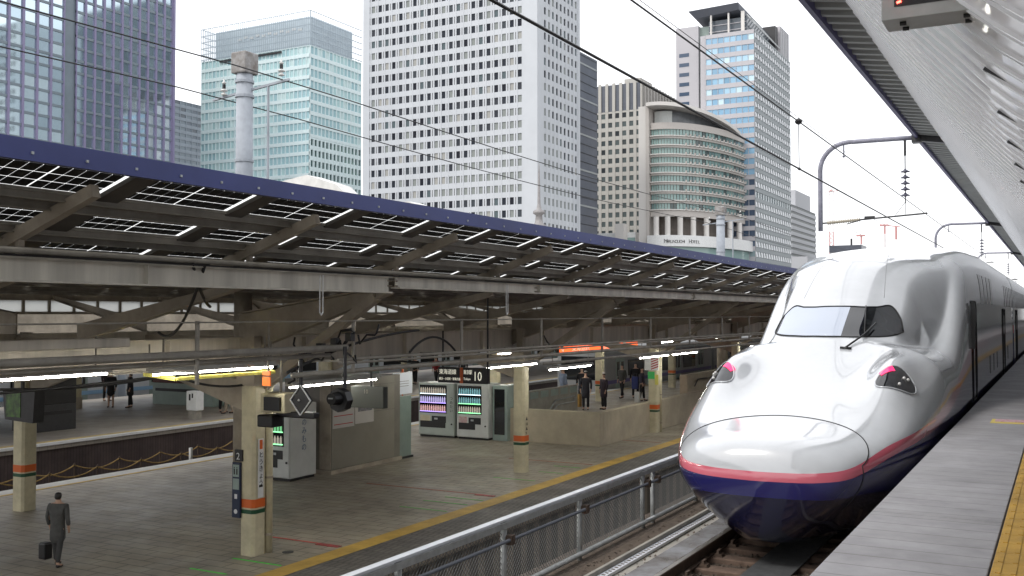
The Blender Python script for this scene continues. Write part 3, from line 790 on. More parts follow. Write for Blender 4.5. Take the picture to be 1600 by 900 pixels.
hl(1); hl(-1)
# coupler cover joint line
g = MB(); pts = []
for k in range(-34, 35):
    t = k/34*math.pi/2; s_ = .50+.94*max(0, math.cos(t))**1.1
    pts.append(onhull(s_, smooth_tab(T_w, s_)*math.copysign(abs(math.sin(t))**1.15, t)*.985, .001))
def lowpt(s, sg, v, off=.002):
    w = smooth_tab(T_w, s); zw = smooth_tab(T_zw, s); zb = smooth_tab(T_zb, s); tk = smooth_tab(T_tuck, s)
    return Vector((TX+sg*(w*(1-tk*v**1.7)+off), Y0+s, zw+(zb-zw)*v))
pts = [lowpt(.50, -1, v) for v in (.5,.35,.2,.08,.0)]+pts+[lowpt(.50, 1, v) for v in (.0,.08,.2,.35,.5)]
g.tube(pts, .0075, 6); g.build('coupler_joint', m_rub, train, smooth=True)
def seam(pts, nm='panel_joint', r=.0035):
    g = MB(); g.tube([onhull(a, b_, .0) for a, b_ in pts], r, 5); g.build(nm, m_seam, train, smooth=True)
m_seam = mat('panel_joint', (.22,.22,.23), .6)
for sg in (-1, 1):
    seam([(5.35+.12*i, sg*(.62-.012*i)) for i in range(24)])
seam([(8.1, -.42+.042*i) for i in range(21)])
# side fittings on both sides
def sidex(s, z, sg, off):       # x of the body side at height z
    w = smooth_tab(T_w, s); zw = smooth_tab(T_zw, s)
    if z > zw:
        lo, hi = 0, w
        for _ in range(30):
            m_ = (lo+hi)/2
            if sec(s, m_) > z: lo = m_
            else: hi = m_
        return sg*(lo+off)
    zb = smooth_tab(T_zb, s); tk = smooth_tab(T_tuck, s); v = (zw-z)/(zw-zb)
    return sg*(w*(1-tk*v**1.7)+off)
def sidepatch(sg, y0, y1, z0, z1, name, m, parent, off=.006, ny=4, nz_=6):
    g = MB(); A = [[(TX+sidex(y0-Y0+(y1-y0)*i/ny, z0+(z1-z0)*j/nz_, sg, off), y0+(y1-y0)*i/ny, z0+(z1-z0)*j/nz_) for i in range(ny+1)] for j in range(nz_+1)]
    g.grid(A); B = [[(p[0]-sg*(off+.01), p[1], p[2]) for p in r] for r in A]
    for E1, E2 in ((A[0], B[0]), (A[-1], B[-1]), ([r[0] for r in A], [r[0] for r in B]), ([r[-1] for r in A], [r[-1] for r in B])): g.grid([E1, E2])
    return g.build(name, m, parent)
def outline(sg, y0, y1, z0, z1, r=.014, off=.004):
    g = MB(); pts = []
    def P(y, z): return (TX+sidex(y-Y0, z, sg, off), y, z)
    for i in range(9): pts.append(P(y0, z0+(z1-z0)*i/8))
    pts.append(P(y1, z1))
    for i in range(8, -1, -1): pts.append(P(y1, z0+(z1-z0)*i/8))
    pts.append(pts[0]); g.tube(pts, r, 4); return g
for sg in (1, -1):
    dd = outline(sg, 19.75, 20.55, -1.55, .22).build('cab_door_joint', m_rub, train)
    g = MB(); x = TX+sidex(8.0, -.2, sg, .03); g.box(x-.03, x+.03, 19.52, 19.60, -.62, .20); g.box(x-.03,x+.06,19.50,19.60,-.16,.10); g.build('grab_handle', M['black'], train)
    for k in range(0, 26):
        y = 22.0+1.02*k
        if (k % 22) in (4, 5): continue
        if k < 4 or k > 8:
            w_ = sidepatch(sg, y, y+.62, .20, .78, 'upper_window', m_tglass, train)
    for k in range(0, 7):
        y = 24.5+1.35*k
        if k in (3,): continue
        sidepatch(sg, y, y+.30, -1.30, -.92, 'lower_window', m_tglass, train)
    for y in (30.0, 38.6, 55.0, 63.6, 80, 88.6, 105, 113.6):
        if sg == 1 or y < 60:
            dr = outline(sg, y, y+.95, -1.6, .12).build('door_joint', m_rub, train)
            sidepatch(sg, y+.28, y+.66, -.55, -.05, 'door_window', m_tglass, dr)
    g = MB(); g.box(TX+sg*1.62, TX+sg*1.66, 19, 200, -2.72, -2.64)
    g.build('side_step', m_rub, train)
# bogie skirt panels seam lines and dark underframe
g = MB(); g.box(TX-1.1, TX+1.1, Y0+5, Y0+190, -2.79, -2.55); g.build('underframe', M['black'], train)
# pantograph of the second car, folded
g = MB(); py = Y0+60
g.box(TX-.7,TX+.7,py,py+.1,1.75,1.80); g.tube([(TX,py,1.78),(TX,py+1.5,2.0),(TX,py+.2,2.15)], .03, 6); g.tube([(TX-.6,py+.2,2.16),(TX+.6,py+.2,2.16)], .03, 6)
g.build('pantograph', M['darkmetal'], train)

# ------------------------------------------------------------------ near platform canopy (right)
rc = thing('near_platform_canopy', 'grey ribbed canopy over the near platform with a glossy white sloping ceiling', 'canopy', (2,20,PZ_R))
m_rib = mat('ribbed_grey', (.30,.31,.30), .5, noise=(1.5, .15)); m_ceil = mat('white_metal_ceiling', (.86,.87,.89), .20, coat=.6)
_n = m_ceil.node_tree.nodes; _l = m_ceil.node_tree.links; _t = _n.new('ShaderNodeBsdfTranslucent'); _t.inputs[0].default_value = (.85,.88,.92,1)
_m = _n.new('ShaderNodeMixShader'); _m.inputs[0].default_value = .10; _l.new(_n['Principled BSDF'].outputs[0], _m.inputs[1]); _l.new(_t.outputs[0], _m.inputs[2]); _l.new(_m.outputs[0], _n['Material Output'].inputs[0])
def czs(x): return 3.57-.16*(x+2.5)
g = MB(); P0 = []; P1 = []
y = -6.; prof = []
while y < 330:
    for dy, dz in ((0,0),(.10,0),(.14,.10),(.30,.10)): prof.append((y+dy, dz))
    y += .34
g.grid([[(-2.5,yy,czs(-2.5)+dz) for yy, dz in prof], [(-2.05,yy,czs(-2.05)+dz) for yy, dz in prof]])
g.build('ribbed_soffit', m_rib, rc)
g = MB(); g.box(-2.56,-2.50,-6,330,3.50,3.70); g.build('edge_trim', mat('purple_trim', (.085,.075,.17), .5), rc)
g = MB(); g.box(-2.50,-1.9,-6,330,3.72,3.76); g.box(.2,9,-6,330,3.72,3.76); g.build('roof_sheet', M['galv'], rc)
# sloping glossy ceiling: long boards with standing seams
def cz2(x):      # profile across the platform
    return lerp_tab([(-2.07,3.50),(-1.55,2.78),(-.9,1.98),(-.33,1.36),(.2,.95),(.9,.75),(3,.72)], x)
g = MB(); y = -6.; prof = []
while y < 330:
    for dy, dz in ((0,-.060),(.018,-.060),(.024,.0),(.20,-.014),(.208,-.034),(.222,-.034),(.23,-.018),(.44,-.040)): prof.append((y+dy, dz))
    y += .45
xs = [-2.07+.13*i for i in range(24)]
g.grid([[(x,yy,cz2(x)+dz) for yy, dz in prof] for x in xs]); g.build('sloping_ceiling', m_ceil, rc, smooth=False)
for k in range(14):
    y = 6.15+1.35*k
    g = MB(); g.beam((-.36,y,cz2(-.36)-.03),(.35,y,cz2(.35)-.03),.040,.045); s_ = g.build('ceiling_slot', M['darkmetal'], rc)
    g = MB(); g.beam((-.36,y+.036,cz2(-.36)-.02),(.35,y+.036,cz2(.35)-.02),.010,.05); g.build('slot_rim', M['galv'], s_)
# rafters with brackets where the catenary arms hang
for y in (21.7, 43.6, 65.5, 87.4):
    g = MB(); g.beam((-2.55,y,3.52),(-2.0,y,3.43),.16,.12); g.box(-2.62,-2.46,y-.12,y+.12,3.42,3.66); g.build('arm_bracket', M['darkmetal'], rc)

t = thing('unseen_dark_wall', 'long grey unseen wall with doors, added beyond the near platform to darken the train side', 'building', (9.5,30,PZ_R))
g = MB(); g.box(7.2,10,-8,330,PZ_R,3.7); g.build('wall', mat('dark_wall_grey', (.16,.155,.145), .6, noise=(.8, .3)), t)  # wall and doors added out of view, to darken what the train side reflects
for k in range(40):
    g = MB(); g.box(7.17,7.198,-2+3.6*k,-.2+3.6*k,PZ_R+.1,PZ_R+2.2); g.build('door', M['vendgreen'], t)
# catenary arms
def cat_arm(y, label):
    t = thing('catenary_arm', label, 'overhead line arm', (-2.5, y, 3.55), 'overhead line arms over the bullet train track')
    m = mat_arm
    g = MB(); pts = [(-2.5,y,3.53),(-3.0,y,3.535),(-3.85,y,3.54)]
    for k in range(1, 9): a = k/8*math.pi/2; pts.append((-3.85-.58*math.sin(a), y, 2.98+.56*math.cos(a)))
    pts += [(-4.43,y,2.4),(-4.43,y,1.72)]
    g.tube(pts, .048, 10); g.build('curved_tube', m, t, smooth=True)
    g = MB(); g.tube([(-4.43,y,1.88),(-2.35,y,2.0)], .018, 8); g.tube([(-3.5,y,1.95),(-3.85,y-.3,1.82)], .012, 6); g.box(-3.55,-3.35,y-.03,y+.03,1.93,1.99)
    g.build('steady_rod', M['darkmetal'], t)
    g = MB(); g.tube([(-4.30+.045*i*.5,y,1.885+.0014*i) for i in range(30)], [.045 if i % 2 else .022 for i in range(30)], 10); g.build('rod_insulator', M['insul'], t, smooth=True)
    g = MB(); g.tube([(-2.76,y,3.53),(-2.76,y,3.18)], .024, 8); g.tube([(-2.76,y,3.18),(-2.76,y,2.22)], .011, 6); g.tube([(-2.76,y,2.25),(-2.95,y,1.99)], .006, 5); g.tube([(-2.76,y,2.25),(-2.76,y,2.0)], .006, 5); g.build('hanger', M['darkmetal'], t)
    for k in range(5):
        g = MB(); g.lathe((-2.76,y,2.86-.12*k), [(.02,.05),(.03,.03),(.09,.0),(.092,-.012),(.03,-.02),(.02,-.03)], 14); g.build('insulator_disc', M['ceramicdark'], t, smooth=True)
    g = MB(); g.tube([(-3.95,y,3.48),(-3.95,y,3.26)], .014, 6); g.lathe((-3.95,y,3.25), [(.0,.02),(.04,0),(.0,-.03)], 8); g.build('small_insulator', M['ceramicdark'], t)
M['insul'] = mat('beige_insulator', (.30,.27,.21), .35)
mat_arm = mat('arm_steel', (.22,.22,.27), .5, noise=(6, .3))
cat_arm(21.7, 'nearer curved steel overhead line arm hung with a string of disc insulators')
cat_arm(43.6, 'smaller farther curved overhead line arm beyond the train roof')
cat_arm(65.5, 'farthest overhead line arm at the end of the canopy edge')
# overhead wires
def wire(name, pts, r, label, cat='wire', group=None):
    g = MB(); g.tube(pts, r, 6); return tag(g.build(name, M['wire'], loc=pts[0]), label, cat, group)
wire('contact_wire', [(-3.5,-5,2.2),(-3.5,200,2.2)], .013, 'thick lower overhead wire running towards the train in front of the white tower')
wire('messenger_wire', [(-3.5,-5,2.92),(-3.5,200,2.92)], .010, 'upper overhead wire carrying a black clamp in front of the blue glass tower')
wire('feeder_wire', [(-3.62,-5,3.08),(-3.62,200,3.08)], .004, 'very thin pale wire just above the clamped overhead wire')
t = thing('wire_dropper', 'black clamp and thin dropper joining two overhead wires before the blue tower', 'dropper', (-3.5,15.6,2.92))
g = MB(); yy = 15.6
g.lathe((-3.5,yy,2.92), [(0,.055),(.045,.03),(.06,0),(.045,-.03),(0,-.055)], 10); g.build('clamp', M['black'], t, smooth=True)
g = MB(); g.tube([(-3.5,yy,2.88),(-3.5,yy+.02,2.2)], .006, 6); g.lathe((-3.5,yy+.02,2.2), [(0,.03),(.03,0),(0,-.03)], 8); g.build('dropper', M['wire'], t)

# hanging departure board under the near canopy
t = thing('departure_board', 'grey hanging departure board with red lit digits at the top right', 'display board', (-.5,5.0,1.5))
bx0, bx1, by0, by1, bz0, bz1 = -.735, -.275, 5.0, 5.22, 1.375, 1.75
g = MB(); g.box(bx0,bx1,by0,by1,bz0,bz1); g.build('case', mat('board_case', (.42,.43,.41), .45, noise=(4, .15)), t, bevel=.004)
g = MB(); g.box(bx0+.058,bx1-.02,by0-.004,by0,bz0+.058,bz1-.03); scr = g.build('screen', M['black'], t)
m_led = mat('red_led', (1,.05,.03), .5, emis=((1,.06,.04), 7))
for cx_, cz_ in ((-.655,1.452),(-.640,1.470),(-.632,1.486),(-.655,1.486)):
    g = MB(); g.tube([(cx_-.010,by0-.008,cz_-.003),(cx_+.010,by0-.008,cz_+.003)], .0055, 6); g.build('led_segment', m_led, scr)
for cx_ in (-.66,-.385):
    for cy_ in (5.06,5.16):
        g = MB(); g.tube([(cx_,cy_,bz0-.008),(cx_+.028,cy_,bz0-.008)], .010, 8); g.build('foot', M['black'], t)
for cx_ in (-.65,-.36):
    g = MB(); g.tube([(cx_,5.11,bz1),(cx_,5.11,2.4)], .016, 8); g.build('hanging_pole', M['galv'], t)

# ------------------------------------------------------------------ vending machines, kiosk and signs on the lower platform
m_row = {k: mat('drink_row_'+k, c, .3, noise=(16, .7), col2=c2, emis=(e, .55)) for k, c, c2, e in (
    ('purple', (.35,.3,.5), (.05,.06,.08), (.40,.36,.62)), ('green', (.15,.5,.2), (.05,.08,.1), (.15,.45,.2)), ('mixed', (.5,.35,.2), (.05,.1,.15), (.28,.26,.22)), ('teal', (.15,.35,.4), (.02,.05,.06), (.12,.26,.28)), ('pink', (.6,.3,.35), (.3,.2,.05), (.42,.26,.26)))}
m_strip = {k: mat('shelf_light_'+k, c, .4, emis=(c, 1.2)) for k, c in (('purple', (.35,.25,.75)), ('green', (.25,.8,.35)), ('white', (.6,.75,.85)))}
def vending(x0, x1, yf, depth, h, label, rows, body=None, lights='purple', side=None, sidetext=None, lowtext=None, group='drink vending machines on the lower platform'):
    t = thing('vending_machine', label, 'vending machine', ((x0+x1)/2, yf+depth/2, PZ_L), group)
    body = body or M['offwhite']; z0 = PZ_L+.07; z1 = PZ_L+h; w = x1-x0
    g = MB(); g.box(x0, x1, yf, yf+depth, z0, z1); g.build('cabinet', body, t, bevel=.012)
    g = MB(); g.box(x0+.04, x1-.04, yf+.05, yf+depth-.02, PZ_L, z0); g.build('plinth', M['black'], t)
    g = MB(); g.box(x0+.02, x1-.02, yf-.03, yf-.001, z0+.02, z1-.02); door = g.build('door', body, t, bevel=.01)
    fx0, fx1 = x0+.09, x0+w*.78; top = z1-.10; rh = .30*h/1.85
    g = MB(); g.box(fx0-.03, fx1+.03, yf-.036, yf-.031, top-rh*len(rows)-.02, top+.03); wi = g.build('window', M['glassdark'], door)
    for i, r in enumerate(rows):
        za = top-rh*(i+1)
        g = MB()
        nb = max(6, int((fx1-fx0)/.085))
        for k in range(nb):
            xx = fx0+(fx1-fx0)*(k+.5)/nb; g.lathe((xx, yf-.055, za+.055), [(0,0),(.026,.0),(.026,.13),(.012,.17),(.012,.19),(0,.19)], 8)
        g.build('drink_row', m_row[r], wi, smooth=False)
        g = MB(); g.box(fx0, fx1, yf-.06, yf-.038, za+.02, za+.045); g.build('shelf_light', m_strip[lights if i else 'white'], wi)
    zb = top-rh*len(rows)-.10
    g = MB(); g.box(fx0, fx0+(fx1-fx0)*.38, yf-.036, yf-.031, zb-.24, zb); g.build('notice', mat('machine_notice', (.55,.50,.48), .5, noise=(9, .5), col2=(.5,.25,.25)) if lights == 'green' else M['cream'], door)
    g = MB(); g.box(fx0+(fx1-fx0)*.45, fx1, yf-.037, yf-.031, zb-.24, zb-.02); pn = g.build('coin_panel', M['black'], door)
    g = MB(); g.box(fx0+(fx1-fx0)*.55, fx0+(fx1-fx0)*.68, yf-.040, yf-.037, zb-.14, zb-.08); g.build('coin_slot', M['galv'], pn)
    g = MB(); g.box(fx0, fx1-.02 if lights != 'green' else fx0+(fx1-fx0)*.75, yf-.038, yf-.031, z0+.26, z0+.48); g.build('delivery_flap', M['black'], door)
    g = MB(); g.tube([(x1-.09,yf-.05,z0+.40),(x1-.09,yf-.03,z0+.40)], .03, 10); g.build('lock', M['black'], door)
    if side:
        text_mb(side, .20, (x1+.002, yf+.42, z1-.55), (0,1,0), (0,0,1), vertical=True).build('side_lettering', mat('side_letter_blue', (.10,.16,.26), .5), t)
    if sidetext:
        text_mb(sidetext, .13, (x1-.17, yf-.034, z1-.55), (1,0,0), (0,0,1), vertical=True).build('door_lettering', M['black'], door)
    return t
vending(-17.98, -17.0, 19.75, 1.0, 1.92, 'white drink vending machine against the end of the grey kiosk, behind the nearest column', ['mixed','green','mixed'], lights='green', side='のみもの')
vending(-19.50, -18.06, 29.25, .8, 1.84, 'grey green drink vending machine with purple lit shelves, left one of the pair', ['mixed','purple','pink'], body=mat('pale_green_enamel', (.40,.45,.41), .35, noise=(2, .1)), lights='purple', sidetext='つめたい')
vending(-17.96, -16.75, 29.25, .85, 1.86, 'white drink vending machine with green lit shelves, right one of the pair', ['teal','teal','mixed'], lights='green')
t = thing('photo_booth', 'dark narrow cabinet right beside the pair of vending machines', 'cabinet', (-16.4,29.8,PZ_L))
g = MB(); g.box(-16.68,-16.12,29.42,30.1,PZ_L,PZ_L+1.82); g.build('cabinet', M['vendgreen'], t, bevel=.01)
g = MB(); g.box(-16.60,-16.22,29.40,29.42,PZ_L+.2,PZ_L+1.7); g.build('dark_panel', M['glassdark'], t)
# kiosk / machine room
t = thing('kiosk', 'long grey panelled kiosk box with posters standing in the middle of the lower platform', 'kiosk', (-17.6,22.6,PZ_L))
m_kp = mat('kiosk_panel', (.235,.22,.18), .5, noise=(1.2, .12)); m_ke = mat('kiosk_end', (.18,.165,.14), .5, noise=(2, .2))
g = MB(); g.box(-18.4,-16.85,21.15,24.30,PZ_L+.10,-1.75); g.build('wall', m_ke, t)
for (a, b, za, zb) in ((21.16,24.0,PZ_L+.12,-2.72),(21.16,24.0,-2.70,-1.98),(21.16,24.0,-1.96,-1.76)):
    g = MB(); g.box(-16.85,-16.83,a+.01,b,za,zb); g.build('panel', m_kp, t, bevel=.003)
g = MB(); g.box(-18.45,-16.80,21.1,24.35,PZ_L,PZ_L+.10); g.build('plinth', M['frame'], t)
g = MB(); g.box(-17.2,-16.84,21.13,21.15,PZ_L+.12,-1.8); g.build('corner_post', M['frame'], t)
g = MB(); g.tube([(-16.828,23.35,-2.28),(-16.80,23.35,-2.28)], .05, 14); g.build('lock_ring', M['darkmetal'], t)
m_paper = mat('paper_white', (.52,.50,.47), .6, noise=(1, .05)); m_mapg = mat('map_grey', (.30,.29,.30), .6, noise=(16, .7), col2=(.10,.10,.12)); m_redink = mat('red_ink', (.42,.05,.05), .6)
t2 = thing('notice_poster', 'white paper notice with red lines on the kiosk wall, left of the map', 'poster', (-16.82,21.6,-2.6))
g = MB(); g.box(-16.828,-16.822,21.2,22.12,-3.02,-2.18); g.build('sheet', m_paper, t2)
for z in (-2.26,-2.48,-2.70,-2.92):
    g = MB(); g.box(-16.821,-16.818,21.25,22.05,z-.012,z+.012); g.build('red_line', m_redink, t2)
t2 = thing('map_poster', 'pale poster with a grey map print on the kiosk wall', 'poster', (-16.82,22.6,-2.5))
g = MB(); g.box(-16.828,-16.822,22.16,23.0,-2.98,-1.86); g.build('sheet', m_paper, t2)
g = MB(); g.box(-16.821,-16.818,22.28,22.92,-2.66,-2.28); g.build('map_print', m_mapg, t2)
t2 = thing('glass_panel', 'pale green glass side panel at the far end of the kiosk', 'panel', (-16.9,24.6,PZ_L))
g = MB(); g.box(-16.95,-16.88,24.08,24.92,PZ_L+.06,-2.40); g.build('pane', mat('etched_green', (.20,.26,.235), .3, noise=(2, .15)), t2); g = MB(); g.box(-16.98,-16.84,24.04,24.98,PZ_L,PZ_L+.06); g.build('foot', M['black'], t2)
t2 = thing('notice_board', 'white notice sheet on a stand above the green glass panel', 'notice board', (-17.0,24.7,-2.3))
g = MB(); g.box(-17.02,-16.99,24.15,25.15,-2.36,-1.72); g.build('board', mat('notice_white', (.62,.66,.72), .4), t2, bevel=.01)
g = MB()
for z in (-1.98,-2.05,-2.12): g.box(-16.988,-16.985,24.3,24.95,z-.008,z+.008)
g.build('text_line', m_mapg, t2)
g = MB(); g.tube([(-17.0,24.65,-2.4),(-17.0,24.65,-2.36)], .02, 6); g.tube([(-17.0,24.65,-1.72),(-17.0,24.65,-1.62)], .03, 8); g.build('clip', M['orange'], t2)
# number 10 sign
t = thing('platform_sign', 'black hanging sign with the number 10 and an orange bar', 'sign', (-12.1,20,-1.4))
g = MB(); g.box(-12.80,-11.47,20.0,20.12,-1.60,-1.24); g.build('case', M['black'], t, bevel=.008)
g = MB(); g.box(-12.20,-12.12,19.992,20.0,-1.60,-1.24); g.build('orange_bar', M['orange'], t)
m_sgn = mat('sign_letter', (.75,.72,.6), .5, emis=((.8,.78,.65), .35))
text_mb('10', .30, (-11.85,19.99,-1.53), (1,0,0), (0,0,1), xs=.8).build('number', m_sgn, t)
text_mb('東海道線', .13, (-12.76,19.99,-1.39), (1,0,0), (0,0,1), xs=.9).build('line_name', m_sgn, t)
text_mb('横浜・小田原・熱海方面', .07, (-12.76,19.99,-1.53), (1,0,0), (0,0,1), xs=.75).build('destination_text', m_sgn, t)
text_mb('東京駅', .11, (-12.10,19.99,-1.38), (1,0,0), (0,0,1), xs=.7).build('place_name', m_sgn, t)
text_mb('Tokyo', .08, (-12.10,19.99,-1.52), (1,0,0), (0,0,1), xs=.9).build('place_name_latin', m_sgn, t)
g = MB(); g.tube([(-11.5,20.06,-1.24),(-11.5,20.06,.38)], .022, 8); g.tube([(-12.7,20.06,-1.24),(-12.7,20.06,-.4)], .022, 8); g.build('hanging_pole', M['darkmetal'], t)
# orange 9 sign
t = thing('platform_sign', 'long glowing orange sign with the number 9 under the far roof', 'sign', (-18,41,-1.6))
g = MB(); g.box(-18.12,-18.0,37.2,45.9,-1.70,-1.28); g.build('case', M['black'], t)
m_or = mat('orange_glow', (.8,.12,.02), .4, emis=((1,.13,.03), 1.1))
for a, b in ((37.25,41.4),(41.5,45.85)):
    g = MB(); g.box(-18.0,-17.985,a,b,-1.69,-1.32); g.build('lit_panel', m_or, t)
text_mb('9', .34, (-17.98,37.4,-1.62), (0,1,0), (0,0,1), xs=1.4).build('number', m_sgn, t)
for k, (a, tx) in enumerate(((38.4,'東海道線'),(41.7,'横浜・熱海方面'))):
    text_mb(tx, .30, (-17.98,a,-1.55), (0,1,0), (0,0,1), xs=1.5).build('line_name', m_sgn, t)
g = MB(); g.tube([(-18.06,38.5,-1.28),(-18.06,38.5,-.4)], .02, 6); g.tube([(-18.06,44.5,-1.28),(-18.06,44.5,-.4)], .02, 6); g.build('hanging_pole', M['darkmetal'], t)
# signs on the nearest column
cx, cy = -12.5, 13.55
t = thing('station_name_sign', 'white vertical station name sign with an orange head on the nearest column', 'sign', (cx+.17,cy,-2.8))
g = MB(); g.box(cx+.170,cx+.180,cy-.065,cy+.065,-3.20,-2.18); g.build('board', M['white'], t)
g = MB(); g.box(cx+.180,cx+.183,cy-.035,cy+.035,-2.36,-2.20); g.build('orange_head', M['orange'], t)
text_mb('とうきょう', .115, (cx+.181,cy-.055,-2.50), (0,1,0), (0,0,1), vertical=True).build('lettering', M['black'], t)
g = MB(); g.box(cx+.180,cx+.183,cy-.045,cy+.045,-3.02,-2.98); g.build('line_bar', M['black'], t)
t = thing('car_number_sign', 'dark vertical sign with the number 2 hung left of the nearest column', 'sign', (cx-.2,cy-.2,-3))
g = MB(); g.box(cx-.24,cx-.07,cy-.20,cy-.17,-2.57,-2.37); g.build('number_plate', M['black'], t)
text_mb('2', .17, (cx-.20,cy-.204,-2.54), (1,0,0), (0,0,1)).build('number', M['white'], t)
g = MB(); g.box(cx-.28,cx-.10,cy-.22,cy-.17,-3.55,-2.59); g.build('lower_board', mat('navy_board', (.012,.022,.055), .35), t, bevel=.006)
g = MB(); g.box(cx-.26,cx-.12,cy-.224,cy-.22,-2.84,-2.63); g.build('pictogram_field', M['vendgreen'], t)
g = MB(); g.box(cx-.26,cx-.12,cy-.224,cy-.22,-3.06,-2.87); g.build('text_field', M['vendgreen'], t)
for dx in (-.225,-.165):
    g = MB(); g.lathe((cx+dx,cy-.225,-2.68), [(0,.015),(.012,0),(0,-.015)], 8); g.box(cx+dx-.014,cx+dx+.014,cy-.227,cy-.224,-2.80,-2.70); g.build('pictogram_figure', M['black'], t)
g = MB(); g.tube([(cx-.19,cy-.222,-3.44),(cx-.19,cy-.226,-3.44)], .04, 14); g.build('round_mark', M['white'], t)
g = MB(); g.box(cx-.22,cx-.16,cy-.224,cy-.22,-3.22,-3.14); g.build('white_mark', M['white'], t)
for k, z in enumerate((-2.88,-3.06)):
    pass
t = thing('direction_marks', 'small black arrows and letters on the second cream column', 'marking', (-12.5,23.9,-3.1))
for z, s_ in ((-2.82,'▲'),(-2.96,'10'),(-3.08,'▲'),(-3.20,'9')):
    text_mb(s_, .12, (-12.68+.172,23.83,z), (0,1,0), (0,0,1)).build('mark', M['black'], t)
# striped warning sign on third column
t = thing('warning_board', 'red and white striped board with a green plate on the third column', 'sign', (-12.78,34,-2))
cx3, cy3 = -12.78, 34.15
g = MB(); g.box(cx3-.26,cx3+.26,cy3-.24,cy3-.21,-2.0,-1.55); w3 = g.build('board', M['white'], t)
for k in range(5):
    x = cx3-.02+.0*k; zz = -1.98+.085*k; g = MB(); g.add([(x,cy3-.245,zz),(cx3+.25,cy3-.245,zz+.10),(cx3+.25,cy3-.245,min(-1.56, zz+.145)),(x,cy3-.245,min(-1.56, zz+.04))], [(0,1,2,3)]); g.build('red_stripe', m_redink, w3)
g = MB(); g.box(cx3-.14,cx3+.10,cy3-.24,cy3-.21,-2.30,-2.05); g.build('green_plate', mat('exit_green', (.05,.38,.10), .5, emis=((.05,.5,.1), .05)), t)
g = MB(); g.box(cx3+.12,cx3+.24,cy3-.24,cy3-.21,-2.50,-2.15); g.build('yellow_plate', M['yellow'], t)

# signals hanging over the platform edge
t = thing('diamond_signal', 'black diamond shaped signal board with a white edge hanging over the platform', 'signal', (-10.3,12.2,-1.35))
sx, sy, sz = -10.3, 12.2, -1.33; r = .20
g = MB(); g.prism([(sx-r,sz),(sx,sz-r*1.15),(sx+r,sz),(sx,sz+r*1.15)], 'y', sy, sy+.05); g.build('board', M['black'], t)
g = MB(); q = [(sx-r,sy-.01,sz),(sx,sy-.01,sz-r*1.15),(sx+r,sy-.01,sz),(sx,sy-.01,sz+r*1.15)]
for a, b_ in zip(q, q[1:]+q[:1]): g.beam(a, b_, .012, .02, up=(0,1,0))
g.build('white_edge', M['white'], t)
g = MB(); g.lathe((sx-.02,sy-.02,sz), [(0,.02),(.015,.01),(.02,0),(.015,-.01),(0,-.02)], 8); g.build('lens', M['ceramic'], t)
g = MB(); g.tube([(sx-.05,sy+.05,-1.15),(sx-.05,sy+.05,-.52)], .035, 8); g.build('hanging_tube', M['darkmetal'], t)
t = thing('round_signal', 'black round signal lamp in a hood hanging right of the diamond board', 'signal', (-10.1,12.9,-1.35))
g = MB(); g.tube([(-10.02,12.75,-1.36),(-10.02,12.90,-1.36)], .19, 8); g.build('backplate', M['black'], t)
g = MB(); g.tube([(-10.02,12.58,-1.33),(-10.02,12.76,-1.33)], [.09,.11], 12); g.build('hood', M['black'], t)
g = MB(); g.box(-10.07,-9.98,12.57,12.58,-1.33,-1.31); g.build('slit', M['galv'], t)
g = MB(); g.tube([(-10.0,12.9,-1.18),(-10.0,12.9,-.52)], .032, 8); g.build('hanging_tube', M['darkmetal'], t)
t = thing('hooded_signal', 'pair of dark hooded lamps in a cream casing on the right of the nearest column', 'signal', (-11.5,12.8,-1.5))
g = MB(); g.box(-11.62,-11.10,12.75,13.1,-1.62,-1.30); cs = g.build('casing', M['cream'], t, bevel=.02)
g = MB(); g.box(-11.5,-11.17,12.70,12.75,-1.58,-1.36); g.build('mouth', M['black'], cs)
g = MB(); g.box(-11.66,-11.34,12.72,13.0,-1.86,-1.66); g.box(-11.42,-10.62,12.9,13.05,-1.70,-1.60); g.build('lower_hood', M['black'], t, bevel=.02)
g = MB(); g.tube([(-11.35,12.95,-1.30),(-11.35,12.95,-.66)], .025, 8); g.build('hanging_tube', M['pipe'], t)
t = thing('camera_monitor', 'dark flat monitor box hanging behind the round signal in front of the kiosk', 'monitor', (-11.6,15,-1.5))
g = MB(); g.box(-11.80,-11.05,15.4,15.55,-1.76,-1.36); g.build('case', mat('monitor_grey', (.055,.06,.05), .5), t, bevel=.01)
text_mb('10', .11, (-11.50,15.395,-1.49), (1,0,0), (0,0,1)).build('number', M['pipe'], t)
g = MB(); g.tube([(-11.4,15.5,-1.36),(-11.4,15.5,-.8)], .02, 6); g.build('hanging_tube', M['darkmetal'], t)
t = thing('orange_tag', 'small orange two line plate on a thin pole beside the nearest column head', 'plate', (-11.0,12.2,-1.0))
g = MB(); g.box(-11.06,-10.90,12.18,12.20,-1.13,-.99); g.box(-11.06,-10.90,12.18,12.20,-.97,-.90); g.build('plate', mat('orange_plate', (.75,.17,.02), .5, emis=((.8,.15,.02), .25)), t)
g = MB(); g.tube([(-10.97,12.22,-1.2),(-10.97,12.22,-.1)], .018, 6); g.build('pole', M['pipe'], t)
t = thing('speaker_bundle', 'tangle of black cable and fittings clipped to the slanting brace', 'cable fitting', (-11,13,-.6))
random.seed(3)
for k in range(7):
    g = MB(); p = Vector((-11.4+.22*k,13.35,-.95+.10*k)); pts = [p]
    for j in range(5): p = p+Vector((random.uniform(-.16,.2),random.uniform(-.05,.05),random.uniform(-.15,.16))); pts.append(p)
    g.tube(pts, .018, 5); g.build('cable', M['black'], t, smooth=True)
for k in range(4):
    g = MB(); g.box(-11.2+.3*k,-11.08+.3*k,13.28,13.40,-.72+.09*k,-.58+.09*k); g.build('junction_box', M['darkmetal'], t, bevel=.01)
